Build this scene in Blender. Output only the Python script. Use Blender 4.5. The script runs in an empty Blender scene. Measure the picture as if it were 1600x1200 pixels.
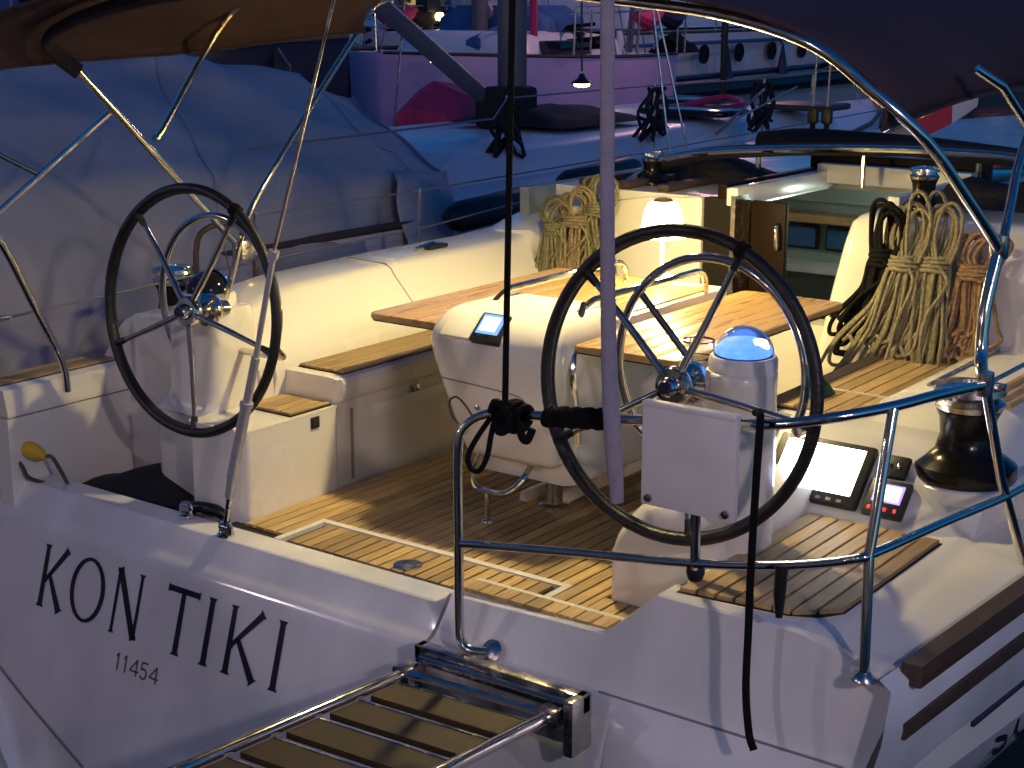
import bpy, bmesh, math, random
from mathutils import Vector, Matrix
random.seed(7)
R = math.radians
S = bpy.context.scene
COL = S.collection

# ------------------------------------------------------------------ camera, sky, sun, exposure
cam_d = bpy.data.cameras.new('camera'); cam = bpy.data.objects.new('camera', cam_d); COL.objects.link(cam)
cam.location = (2.93, -3.17, 1.67)
cam.rotation_euler = (R(90 - 14.04), 0, R(36.7))
cam_d.sensor_width = 36; cam_d.lens = 54; cam_d.clip_start = 0.05; cam_d.clip_end = 2000
S.camera = cam

W = bpy.data.worlds.new('World'); S.world = W; W.use_nodes = True
nt = W.node_tree; nt.nodes.clear()
sky = nt.nodes.new('ShaderNodeTexSky'); sky.sky_type = 'NISHITA'; sky.sun_disc = False
sky.sun_elevation = R(4); sky.sun_rotation = R(122); sky.ozone_density = 6.5; sky.dust_density = 0.1
bg = nt.nodes.new('ShaderNodeBackground'); bg.inputs['Strength'].default_value = 0.064
out = nt.nodes.new('ShaderNodeOutputWorld')
nt.links.new(sky.outputs[0], bg.inputs[0]); nt.links.new(bg.outputs[0], out.inputs[0])

sun_d = bpy.data.lights.new('sun', 'SUN'); sun = bpy.data.objects.new('sun', sun_d); COL.objects.link(sun)
sun_d.energy = 0.03; sun_d.angle = R(1.5); sun_d.color = (1.0, 0.50, 0.30)
sun.rotation_euler = Vector((-0.80, 0.50, -0.36)).to_track_quat('-Z', 'Y').to_euler()

S.view_settings.view_transform = 'Standard'; S.view_settings.look = 'None'
S.view_settings.gamma = 1.0; S.view_settings.use_curve_mapping = False
S.view_settings.exposure = 1.6
S.cycles.use_denoising = True
S.cycles.max_bounces = 8

# ------------------------------------------------------------------ materials
def mat(name, color, rough=0.5, metal=0.0, var=0.0, vscale=6.0, stretch=(1, 1, 1), bump=0.0, bscale=60.0,
        coat=0.0, rnd=0.0, spec=None, emit=None, estr=0.0, rvar=0.0, sheen=0.0):
    m = bpy.data.materials.new(name); m.use_nodes = True
    n = m.node_tree.nodes; l = m.node_tree.links
    p = n['Principled BSDF']
    p.inputs['Base Color'].default_value = (*color, 1)
    p.inputs['Roughness'].default_value = rough
    p.inputs['Metallic'].default_value = metal
    if coat:
        p.inputs['Coat Weight'].default_value = coat; p.inputs['Coat Roughness'].default_value = 0.06
    if spec is not None: p.inputs['Specular IOR Level'].default_value = spec
    if sheen: p.inputs['Sheen Weight'].default_value = sheen
    tc = n.new('ShaderNodeTexCoord'); mp = n.new('ShaderNodeMapping'); mp.inputs['Scale'].default_value = stretch
    l.new(tc.outputs['Object'], mp.inputs[0])
    if var or rvar:
        ns = n.new('ShaderNodeTexNoise'); ns.inputs['Scale'].default_value = vscale; ns.inputs['Detail'].default_value = 6
        l.new(mp.outputs[0], ns.inputs['Vector'])
    if var or rnd:
        hs = n.new('ShaderNodeHueSaturation'); hs.inputs['Color'].default_value = (*color, 1)
        v = None
        if var:
            mr = n.new('ShaderNodeMapRange'); mr.inputs['From Min'].default_value = 0.25; mr.inputs['From Max'].default_value = 0.75
            mr.inputs['To Min'].default_value = 1 - var; mr.inputs['To Max'].default_value = 1 + var
            l.new(ns.outputs['Fac'], mr.inputs['Value']); v = mr.outputs[0]
        if rnd:
            oi = n.new('ShaderNodeObjectInfo'); mr2 = n.new('ShaderNodeMapRange')
            mr2.inputs['To Min'].default_value = 1 - rnd; mr2.inputs['To Max'].default_value = 1 + rnd
            l.new(oi.outputs['Random'], mr2.inputs['Value'])
            if v is None: v = mr2.outputs[0]
            else:
                mm = n.new('ShaderNodeMath'); mm.operation = 'MULTIPLY'; l.new(v, mm.inputs[0]); l.new(mr2.outputs[0], mm.inputs[1]); v = mm.outputs[0]
        l.new(v, hs.inputs['Value']); l.new(hs.outputs[0], p.inputs['Base Color'])
    if rvar:
        mr3 = n.new('ShaderNodeMapRange'); mr3.inputs['From Min'].default_value = 0.3; mr3.inputs['From Max'].default_value = 0.7
        mr3.inputs['To Min'].default_value = max(0.02, rough - rvar); mr3.inputs['To Max'].default_value = rough + rvar
        l.new(ns.outputs['Fac'], mr3.inputs['Value']); l.new(mr3.outputs[0], p.inputs['Roughness'])
    if bump:
        nb = n.new('ShaderNodeTexNoise'); nb.inputs['Scale'].default_value = bscale; nb.inputs['Detail'].default_value = 4
        l.new(mp.outputs[0], nb.inputs['Vector'])
        b = n.new('ShaderNodeBump'); b.inputs['Strength'].default_value = bump; b.inputs['Distance'].default_value = 0.01
        l.new(nb.outputs['Fac'], b.inputs['Height']); l.new(b.outputs[0], p.inputs['Normal'])
    if emit:
        p.inputs['Emission Color'].default_value = (*emit, 1); p.inputs['Emission Strength'].default_value = estr
    return m

M = {}
M['gel'] = mat('gelcoat', (0.80, 0.775, 0.71), 0.24, var=0.05, vscale=2.5, rvar=0.08, bump=0.015, bscale=25, coat=0.3)
M['hull'] = mat('hull_gelcoat', (0.74, 0.745, 0.77), 0.17, var=0.24, vscale=1.7, stretch=(1.6, 1.6, .6), rvar=0.12, bump=0.06, bscale=3.5, coat=0.4)
M['seal'] = mat('grey_sealant', (0.28, 0.27, 0.28), 0.6)
M['dark'] = mat('dark_gap', (0.02, 0.02, 0.022), 0.7)
M['teak'] = mat('teak', (0.44, 0.30, 0.13), 0.55, var=0.34, vscale=9, stretch=(9, 0.8, 9), bump=0.25, bscale=40, rnd=0.30, rvar=0.1)
M['caulk'] = mat('black_caulk', (0.012, 0.011, 0.010), 0.6)
M['varnish'] = mat('varnished_teak', (0.46, 0.29, 0.12), 0.30, var=0.13, vscale=5, stretch=(9, 0.7, 9), rnd=0.05, rvar=0.06, coat=0.15)
M['dwood'] = mat('dark_mahogany', (0.013, 0.006, 0.003), 0.5, spec=0.12, var=0.3, vscale=4, stretch=(8, 8, 0.8))
M['rubwood'] = mat('weathered_rub_rail', (0.07, 0.042, 0.028), 0.5, var=0.35, vscale=6, stretch=(6, 0.7, 6))
M['steel'] = mat('polished_steel', (0.66, 0.63, 0.58), 0.12, 1.0, rvar=0.05, vscale=14, bump=0.02, bscale=30)
M['steel2'] = mat('worn_steel', (0.52, 0.50, 0.47), 0.22, 1.0, var=0.25, vscale=22, rvar=0.12, bump=0.05, bscale=40)
M['satin'] = mat('satin_silver_rod', (0.62, 0.62, 0.63), 0.38, 0.55, var=.08, vscale=20)
M['leather'] = mat('black_leather', (0.010, 0.009, 0.009), 0.42, bump=0.3, bscale=120)
M['black'] = mat('black_plastic', (0.012, 0.012, 0.013), 0.4)
M['blackrope'] = mat('black_rope', (0.007, 0.007, 0.008), 0.8, spec=0.12, bump=0.7, bscale=150)
M['blackcloth'] = mat('black_cloth', (0.012, 0.011, 0.012), 0.85, bump=0.5, bscale=30)
M['winch'] = mat('black_anodised', (0.018, 0.016, 0.013), 0.22, 0.6, rvar=0.08, vscale=10)
M['ropeA'] = mat('green_beige_rope', (0.28, 0.25, 0.155), 0.9, spec=0.2, var=0.35, vscale=70, bump=0.9, bscale=140)
M['ropeB'] = mat('tan_rope', (0.31, 0.245, 0.15), 0.9, spec=0.2, var=0.4, vscale=70, bump=0.9, bscale=140)
M['ropeC'] = mat('olive_rope', (0.225, 0.215, 0.125), 0.9, spec=0.2, var=0.35, vscale=70, bump=0.9, bscale=140)
M['ropeD'] = mat('brown_rope', (0.30, 0.19, 0.115), 0.9, spec=0.2, var=0.4, vscale=60, bump=0.9, bscale=140)
M['canvas'] = mat('navy_canvas', (0.042, 0.021, 0.030), 0.85, var=0.25, vscale=3, bump=0.25, bscale=14)
M['canvasd'] = mat('canvas_binding', (0.012, 0.010, 0.016), 0.9, bump=0.3, bscale=60)
M['web'] = mat('white_webbing', (0.33, 0.30, 0.38), 0.8, var=0.12, vscale=20, bump=0.5, bscale=180)
M['plate'] = mat('white_board', (0.74, 0.71, 0.72), 0.5, var=0.08, vscale=8, bump=0.05, bscale=40)
M['yellow'] = mat('yellow_plug', (0.72, 0.46, 0.03), 0.45)
M['tarp'] = mat('grey_tarpaulin', (0.37, 0.37, 0.41), 0.75, var=0.15, vscale=1.3, bump=0.6, bscale=9)
M['seamcloth'] = mat('tarpaulin_seam', (0.25, 0.25, 0.29), 0.8)
M['letter'] = mat('navy_lettering', (0.012, 0.010, 0.022), 0.35)
M['letter2'] = mat('grey_lettering', (0.11, 0.11, 0.13), 0.4)
M['green'] = mat('green_cloth', (0.02, 0.10, 0.03), 0.8, bump=0.5, bscale=40)
M['navy_hull'] = mat('navy_hull', (0.02, 0.022, 0.05), 0.2)
M['nwhite'] = mat('boat_white', (0.74, 0.72, 0.74), 0.35, var=0.08, vscale=1.2)
M['npinklit'] = mat('boat_pink_lit', (0.85, 0.52, 0.78), 0.35, var=0.08, vscale=1.0)  # pink light on a white hull, put into the base colour
M['crimson'] = mat('crimson_cover', (0.52, 0.03, 0.12), 0.7, var=0.2, vscale=3, bump=0.3, bscale=6)
M['bluecover'] = mat('blue_cover', (0.04, 0.12, 0.30), 0.7, var=0.25, vscale=2, bump=0.3, bscale=5)
M['gangwood'] = mat('dark_gangway_wood', (0.055, 0.033, 0.012), 0.6, var=0.25, vscale=8, stretch=(1, 6, 6), rnd=0.12)
M['wire'] = mat('grey_wire', (0.16, 0.16, 0.19), 0.5)
M['backplate'] = mat('smeared_steel_plate', (0.75, 0.75, 0.78), 0.38, 0.85, var=0.35, vscale=9, stretch=(1, 1, .5), rvar=.15)
M['alu'] = mat('grey_mast', (0.12, 0.115, 0.13), 0.5, 0.2, var=.1)
M['flagred'] = mat('red_flag', (0.65, 0.05, 0.07), 0.8)
M['flagwhite'] = mat('white_flag', (0.7, 0.66, 0.66), 0.8)
M['flagcream'] = mat('cream_flag', (0.55, 0.42, 0.30), 0.8)
M['trunk'] = mat('bark', (0.06, 0.045, 0.03), 0.9)
M['leaf'] = mat('leaves', (0.05, 0.085, 0.03), 0.7, var=0.4, vscale=3, rnd=0.2)
M['stone'] = mat('quay_stone', (0.22, 0.20, 0.18), 0.8, var=0.25, vscale=2, bump=0.4, bscale=8)
M['plaster'] = mat('plaster', (0.32, 0.28, 0.24), 0.8, var=0.15, vscale=1)
M['interior'] = mat('cabin_panel', (0.32, 0.37, 0.36), 0.5)
M['lampE'] = mat('lamp_glass', (0.9, 0.85, 0.75), 0.4, emit=(1.0, 0.74, 0.28), estr=30)
M['scrE'] = mat('screen_white', (0.02, 0.02, 0.02), 0.3, emit=(0.86, 0.92, 1.0), estr=3.5)
M['scrB'] = mat('screen_blue', (0.02, 0.02, 0.02), 0.3, emit=(0.10, 0.22, 1.0), estr=0.9)
M['scrBw'] = mat('screen_pale_blue', (0.02, 0.02, 0.02), 0.3, emit=(0.50, 0.62, 1.0), estr=1.0)
M['scrV'] = mat('screen_violet', (0.02, 0.02, 0.02), 0.3, emit=(0.30, 0.22, 1.0), estr=0.8)
M['scrVw'] = mat('screen_pale_violet', (0.02, 0.02, 0.02), 0.3, emit=(0.80, 0.78, 1.0), estr=1.4)
M['scrline'] = mat('screen_ink', (0.02, 0.02, 0.05), 0.4, emit=(0.10, 0.12, 0.25), estr=0.15)
M['redE'] = mat('red_keys', (0.1, 0.0, 0.0), 0.4, emit=(1.0, 0.03, 0.05), estr=0.6)
M['compE'] = mat('compass_card', (0.2, 0.3, 0.5), 0.5, var=.6, vscale=40, emit=(0.08, 0.25, 1.0), estr=0.62)
M['compW'] = mat('compass_bulb', (0.9, 0.9, 0.9), 0.5, emit=(0.8, 0.9, 1.0), estr=3.0)
M['cockE'] = mat('cockpit_bulb', (0.9, 0.85, 0.7), 0.4, emit=(1.0, 0.78, 0.36), estr=395)
M['warmE'] = mat('warm_bulb', (0.9, 0.7, 0.4), 0.4, emit=(1.0, 0.62, 0.25), estr=14)
M['warmE2'] = mat('yellow_light', (0.9, 0.7, 0.3), 0.4, emit=(1.0, 0.80, 0.25), estr=2.5)
M['winE'] = mat('lit_window', (0.6, 0.45, 0.2), 0.4, emit=(1.0, 0.66, 0.22), estr=0.12)
M['greenE'] = mat('green_sign_glow', (0.2, 0.5, 0.2), 0.4, emit=(0.35, 0.9, 0.35), estr=0.2)
M['redS'] = mat('red_sign_glow', (0.5, 0.05, 0.05), 0.4, emit=(1.0, 0.15, 0.15), estr=0.2)
M['pinkE'] = mat('added_lamp_bulb', (0.9, 0.7, 0.7), 0.4, emit=(1.0, 0.52, 0.55), estr=110)  # bulb of the added lamp that brightens the pink hull
M['quayE'] = mat('quay_lamp_bulb', (0.9, 0.8, 0.7), 0.4, emit=(1.0, 0.80, 0.82), estr=165)

def glass_mat():
    m = bpy.data.materials.new('clear_dome'); m.use_nodes = True
    p = m.node_tree.nodes['Principled BSDF']
    p.inputs['Base Color'].default_value = (0.9, 0.95, 1, 1); p.inputs['Roughness'].default_value = 0.03
    p.inputs['Transmission Weight'].default_value = 0.92; p.inputs['IOR'].default_value = 1.15
    return m
M['glass'] = glass_mat()
M['smoke'] = mat('smoked_glass', (0.012, 0.013, 0.018), 0.08)

def water_mat():
    m = bpy.data.materials.new('harbour_water'); m.use_nodes = True
    n = m.node_tree.nodes; l = m.node_tree.links; p = n['Principled BSDF']
    p.inputs['Base Color'].default_value = (0.008, 0.02, 0.03, 1); p.inputs['Roughness'].default_value = 0.07
    p.inputs['IOR'].default_value = 1.33
    tc = n.new('ShaderNodeTexCoord'); a = n.new('ShaderNodeTexNoise'); a.inputs['Scale'].default_value = 2.2; a.inputs['Detail'].default_value = 5
    l.new(tc.outputs['Object'], a.inputs['Vector'])
    b = n.new('ShaderNodeBump'); b.inputs['Strength'].default_value = 0.25; b.inputs['Distance'].default_value = 0.12
    l.new(a.outputs['Fac'], b.inputs['Height']); l.new(b.outputs[0], p.inputs['Normal'])
    return m
M['water'] = water_mat()
M['smokeboard'] = mat('smoked_board', (0.016, 0.014, 0.010), 0.5, spec=0.15)

# ------------------------------------------------------------------ mesh builder
def spline(pts, k=6):
    pts = [Vector(p) for p in pts]
    if len(pts) < 3 or k < 2: return pts
    q = [2 * pts[0] - pts[1]] + pts + [2 * pts[-1] - pts[-2]]
    o = []
    for i in range(1, len(q) - 2):
        a, b, c, d = q[i - 1], q[i], q[i + 1], q[i + 2]
        for j in range(k):
            t = j / k
            o.append(0.5 * ((2 * b) + (c - a) * t + (2 * a - 5 * b + 4 * c - d) * t * t + (3 * b - a - 3 * c + d) * t ** 3))
    o.append(pts[-1]); return o

class MB:
    def __init__(s): s.v = []; s.f = []
    def add(s, vs, fs):
        o = len(s.v); s.v += [tuple(v) for v in vs]; s.f += [tuple(i + o for i in f) for f in fs]; return s
    def box(s, x0, x1, y0, y1, z0, z1):
        vs = [(x, y, z) for z in (z0, z1) for y in (y0, y1) for x in (x0, x1)]
        return s.add(vs, [(0, 2, 3, 1), (4, 5, 7, 6), (0, 1, 5, 4), (2, 6, 7, 3), (0, 4, 6, 2), (1, 3, 7, 5)])
    def rbox(s, x0, x1, y0, y1, z0, z1, r=0.01, seg=2, mtx=None):
        bm = bmesh.new(); bmesh.ops.create_cube(bm, size=1)
        for v in bm.verts: v.co = Vector(((x0 + x1) / 2 + v.co.x * (x1 - x0), (y0 + y1) / 2 + v.co.y * (y1 - y0), (z0 + z1) / 2 + v.co.z * (z1 - z0)))
        bmesh.ops.bevel(bm, geom=list(bm.edges), offset=r, segments=seg, profile=0.6, affect='EDGES')
        bm.verts.index_update()
        vs = [v.co.copy() for v in bm.verts]
        if mtx: vs = [mtx @ v for v in vs]
        fs = [[v.index for v in f.verts] for f in bm.faces]; bm.free()
        return s.add(vs, fs)
    def tube(s, pts, r, n=10, k=1, closed=False, caps=True, flat=1.0):
        p = spline(pts, k) if k > 1 else [Vector(a) for a in pts]
        rs = r if isinstance(r, (list, tuple)) else None
        N = len(p); up = None; rings = []
        for i in range(N):
            if closed: t = p[(i + 1) % N] - p[i - 1]
            else: t = p[min(i + 1, N - 1)] - p[max(i - 1, 0)]
            t = t.normalized() if t.length > 1e-9 else Vector((0, 0, 1))
            if up is None: up = t.orthogonal().normalized()
            up = (up - t * up.dot(t))
            up = up.normalized() if up.length > 1e-6 else t.orthogonal().normalized()
            w = t.cross(up)
            if rs:
                x = i / (N - 1) * (len(rs) - 1); a = int(min(x, len(rs) - 2)); rr = rs[a] + (rs[a + 1] - rs[a]) * (x - a)
            else: rr = r
            rings.append([p[i] + (up * math.cos(2 * math.pi * j / n) + w * (flat * math.sin(2 * math.pi * j / n))) * rr for j in range(n)])
        return s.loft(rings, closed, caps)
    def loft(s, rings, closed=False, caps=True):
        n = len(rings[0]); vs = [v for r_ in rings for v in r_]; fs = []
        m = len(rings)
        for i in range(m if closed else m - 1):
            a = i * n; b = ((i + 1) % m) * n
            for j in range(n):
                q = (j + 1) % n; fs.append((a + j, a + q, b + q, b + j))
        if caps and not closed:
            fs.append(tuple(range(n))[::-1]); fs.append(tuple((m - 1) * n + j for j in range(n)))
        return s.add(vs, fs)
    def grid(s, rows):
        n = len(rows[0]); vs = [v for r_ in rows for v in r_]
        fs = [(i * n + j, i * n + j + 1, (i + 1) * n + j + 1, (i + 1) * n + j) for i in range(len(rows) - 1) for j in range(n - 1)]
        return s.add(vs, fs)
    def prism(s, poly, d):          # poly: 3D loop, extruded by vector d
        d = Vector(d); n = len(poly); vs = [Vector(p) for p in poly] + [Vector(p) + d for p in poly]
        fs = [tuple(range(n))[::-1], tuple(range(n, 2 * n))] + [(i, (i + 1) % n, n + (i + 1) % n, n + i) for i in range(n)]
        return s.add(vs, fs)
    def lathe(s, prof, c, n=20, axis=(0, 0, 1)):
        q = Vector((0, 0, 1)).rotation_difference(Vector(axis)).to_matrix(); c = Vector(c)
        rings = [[c + q @ Vector((max(r, 1e-4) * math.cos(2 * math.pi * j / n), max(r, 1e-4) * math.sin(2 * math.pi * j / n), z)) for j in range(n)] for r, z in prof]
        return s.loft(rings)
    def build(s, name, m, parent=None, smooth=35, loc=None):
        me = bpy.data.meshes.new(name); me.from_pydata([tuple(v) for v in s.v], [], s.f); me.update()
        bm = bmesh.new(); bm.from_mesh(me); bmesh.ops.recalc_face_normals(bm, faces=bm.faces); bm.to_mesh(me); bm.free()
        me.materials.append(M[m] if isinstance(m, str) else m)
        if smooth:
            me.shade_smooth(); me.set_sharp_from_angle(angle=R(smooth))
        o = bpy.data.objects.new(name, me); COL.objects.link(o)
        if parent:
            o.parent = parent; o.matrix_parent_inverse = Matrix.Translation(world_loc(parent)).inverted()
        elif loc:
            me.transform(Matrix.Translation(-Vector(loc))); o.location = loc
        return o
def world_loc(o):
    v = Vector(o.location)
    return v if not o.parent else v + o.parent.matrix_parent_inverse.to_translation() * 0 + (Vector((0, 0, 0)) if o.type == 'MESH' else world_loc(o.parent))

def rr(x0, x1, y0, y1, z, r, n=4):
    o = []
    for cx, cy, a0 in ((x1 - r, y1 - r, 0), (x0 + r, y1 - r, 90), (x0 + r, y0 + r, 180), (x1 - r, y0 + r, 270)):
        for i in range(n + 1):
            a = R(a0 + 90 * i / n); o.append(Vector((cx + r * math.cos(a), cy + r * math.sin(a), z)))
    return o
def thing(name, loc, label, cat, group=None):
    o = bpy.data.objects.new(name, None); COL.objects.link(o); o.location = loc; o.empty_display_size = 0.1
    return tag(o, label, cat, group)
def tag(o, label=None, cat=None, group=None, kind=None):
    if label: o['label'] = label
    if cat: o['category'] = cat
    if group: o['group'] = group
    if kind: o['kind'] = kind
    return o
def bx(*a): return MB().box(*a)
def rb(*a, **k): return MB().rbox(*a, **k)
def tb(pts, r, **k): return MB().tube(pts, r, **k)

# ================================================================== SETTING
o = MB().grid([[(x, y, -1.15) for x in (-400, -60, -20, -5, 5, 60, 400)] for y in (-200, -30, -8, 0, 20, 60, 500)]).build('water', 'water', smooth=0)
tag(o, kind='structure')
# the quay that the photographer stands on, behind the stern
o = rb(-60, 60, -60, -2.75, -1.4, 0.02, r=0.05).build('quay', 'stone'); tag(o, kind='structure')

# ================================================================== THE YACHT
Y = thing('sailing_yacht', (0, 0, 0), 'white sailing yacht with lit teak cockpit and KON TIKI on its transom', 'sailing yacht')

# ---- hull sides
def hb(y):
    P = [(-0.3, 1.66), (0, 1.70), (0.9, 1.80), (3, 1.96), (5.5, 1.98), (8, 1.68), (10, 0.95), (11.6, 0.04)]
    for (a, b), (c, d) in zip(P, P[1:]):
        if y <= c: return b + (d - b) * (y - a) / (c - a)
    return 0.04
def zs(y): return 0.145 + 0.055 * max(0, y) if y < 3 else 0.31 + 0.035 * (y - 3)
ys = [-0.06, 0.3, 0.7, 1.2, 2, 3, 4, 5.5, 7, 8.5, 10, 11, 11.6]
for sgn in (1, -1):
    rows = []
    for i, y in enumerate(ys):
        h, z = hb(y), zs(y)
        prof = [(h - .03, z + .012, 0), (h, z - .01, 0), (h + .005, z * .5 - .05, .05), (h - .05, -.28, .12), (h * .93 - .08, -.5, .19), (h * .75, -.85, .28), (h * .5, -1.3, .36)]
        rows.append([(sgn * a * (1 if sgn > 0 else 1.09 if b < .1 else 1.03), y - (s if i == 0 else 0), b) for a, b, s in prof])
    ob = MB().grid(rows).build('hull_side', 'hull', Y, smooth=50)
# rub rails along the starboard hull side
def along(y0, y1, dz, off, h, n=14, dep=0.02):
    b = MB(); rings = []
    for i in range(n):
        y = y0 + (y1 - y0) * i / (n - 1); x = hb(y) + off; z = zs(y) + dz
        rings.append([(x - .03, y, z - h / 2), (x + dep, y, z - h / 2), (x + dep + .004, y, z), (x + dep, y, z + h / 2), (x - .03, y, z + h / 2)])
    return b.loft([[Vector(p) for p in r_] for r_ in rings])
along(0.02, 8, 0.005, 0.008, 0.055).build('rub_rail', 'rubwood', Y)
along(-0.01, 8, -0.125, 0.002, 0.04, dep=0.012).build('hull_stripe', 'rubwood', Y)
along(0.40, 8, -.285, -.022, .012, dep=.012).build('hull_pinstripe', 'letter', Y)

# ---- transom
def ztop(x):
    P = [(-1.72, .09), (-1.64, .085), (-1.58, 0.0), (.30, 0.0), (.36, 0.035), (.88, 0.05), (1.03, .195), (1.42, .195), (1.52, .175), (1.60, .145), (1.70, .14)]
    if x <= P[0][0]: return P[0][1]
    for (a, b), (c, d) in zip(P, P[1:]):
        if x <= c: return b + (d - b) * (x - a) / (c - a)
    return P[-1][1]
def tyz(z): return -0.09 + 0.3 * (z + 0.15)
def tprofile(x):
    zt = ztop(x); L = []
    L += [(0.10, zt - .001), (0.008, zt), (0.001, zt - .004)]
    for t in (.3, .55, .8, .95): L.append((.001 - .053 * t, zt - .004 + (-.085 - zt + .004) * t))
    L += [(-.058, -.090), (-.070, -.103), (-.080, -.122), (-.0875, -.142), (tyz(-.17), -.17)]
    for z in (-.24, -.3, -.36, -.42, -.48, -.56, -.62, -.7, -.82, -.95, -1.1, -1.3): L.append((tyz(z), z))
    return L
def outl(z, s):
    if s < 0: P = [(.2, 1.72), (.05, 1.74), (-.05, 1.78), (-.15, 1.82), (-.5, 1.85), (-.82, 1.84), (-1.3, 1.8)]
    else: P = [(.2, 1.70), (.1, 1.69), (-.05, 1.645), (-.35, 1.57), (-.62, 1.42), (-.82, 1.25), (-1.3, .9)]
    for (a, b), (c, d) in zip(P, P[1:]):
        if z >= c: return b + (d - b) * (a - z) / (a - c)
    return P[-1][1]
xs = [-1.72, -1.69, -1.64, -1.61, -1.58, -1.5, -1.3, -1.0, -.7, -.4, -.1, .15, .30, .33, .36, .5, .7, .86, .88, .91, .95, .99, 1.03, 1.06, 1.2, 1.35, 1.42, 1.47, 1.52, 1.56, 1.60, 1.65, 1.70]
rows = []
for x in xs:
    h = 1.72 if x < 0 else 1.70; row = []
    for (yy, zz) in tprofile(x):
        row.append((x / h * outl(zz, x), yy, zz))
    rows.append(row)
MB().grid(rows).build('transom', 'hull', Y, smooth=24)
# swim door seal, quarter seam and quarter panel
def strip_on_transom(pts, w, name, m='seal', lift=.0015):
    b = MB(); n = len(pts); L = []; Rr = []
    for i, (x, yy, zz) in enumerate(pts):
        a = pts[max(i - 1, 0)]; c = pts[min(i + 1, n - 1)]
        t = Vector((c[0] - a[0], c[2] - a[2])).normalized(); q = Vector((-t.y, t.x)) * w / 2
        L.append((x + q.x, yy - lift, zz + q.y)); Rr.append((x - q.x, yy - lift, zz - q.y))
    rows = [L, [(a[0], a[1] - .003, a[2]) for a in pts], Rr]
    return b.grid(rows).build(name, m, Y)
def on_t(x, k):                      # point k of the profile at x
    p = tprofile(x)[k]; h = 1.72 if x < 0 else 1.70
    return (x / h * outl(p[1], x), p[0], p[1])
strip_on_transom([on_t(.36 - .004 * k, k) for k in range(1, 12)] + [(.305, tyz(-.24), -.24)], .012, 'door_seal')
strip_on_transom([on_t(x, 7) for x in (.93, 1.03, 1.06, 1.2, 1.35, 1.42, 1.47, 1.52, 1.56, 1.6, 1.65)], .010, 'quarter_seam')
b = MB(); rows = []
for x in (.945, .95, .97, 1.1, 1.25, 1.4, 1.5, 1.56, 1.575, 1.58):
    e = .012 if .95 < x < 1.575 else .0
    rows.append([(x - .05 * (-.07 - z) * 0, tyz(z) - (e if -.5 < z < -.135 else 0), z) for z in (-.125, -.13, -.14, -.2, -.3, -.4, -.495, -.51)])
b.grid(rows).build('locker_door', 'hull', Y, smooth=40)

# boot stripe curving along the foot of the transom
strip_on_transom([(x, tyz(z) - .002, z) for x, z in ((-1.70, -.50), (-1.60, -.56), (-1.516, -.610), (-1.35, -.68), (-1.18, -.745), (-1.0, -.812))], .014, 'boot_stripe')

# ---- lettering on the transom
def glyph(b, strokes, x0, w, ztop_, zbot, surf):
    """strokes: list of polygons in unit square (u right, v up)."""
    for poly in strokes:
        p3 = [Vector(surf(x0 + w * u, zbot + (ztop_ - zbot) * v)) for u, v in poly]
        n = (p3[1] - p3[0]).cross(p3[2] - p3[0])
        b.add([p for p in p3], [tuple(range(len(p3)))])
def st(u0, v0, u1, v1, w0, w1=None, serif=0.0, asp=1.0):
    """tapered stroke with flared ends"""
    w1 = w0 if w1 is None else w1
    d = Vector((u1 - u0, (v1 - v0) / asp)); n = Vector((-d.y, d.x)).normalized(); out = []
    def pt(t, k): 
        w = w0 + (w1 - w0) * t
        return (u0 + (u1 - u0) * t + n.x * w * k, v0 + (v1 - v0) * t + n.y * w * k * asp)
    L = [pt(0, .5 + serif), pt(.05, .5), pt(.95, .5), pt(1, .5 + serif), pt(1, -.5 - serif), pt(.95, -.5), pt(.05, -.5), pt(0, -.5 - serif)]
    a = [L[0], L[1], L[6], L[7]]; c = [L[1], L[2], L[5], L[6]]; e = [L[2], L[3], L[4], L[5]]
    return [a, c, e]
def tsurf(x, z): return (x, tyz(z) - .0025, z)
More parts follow.
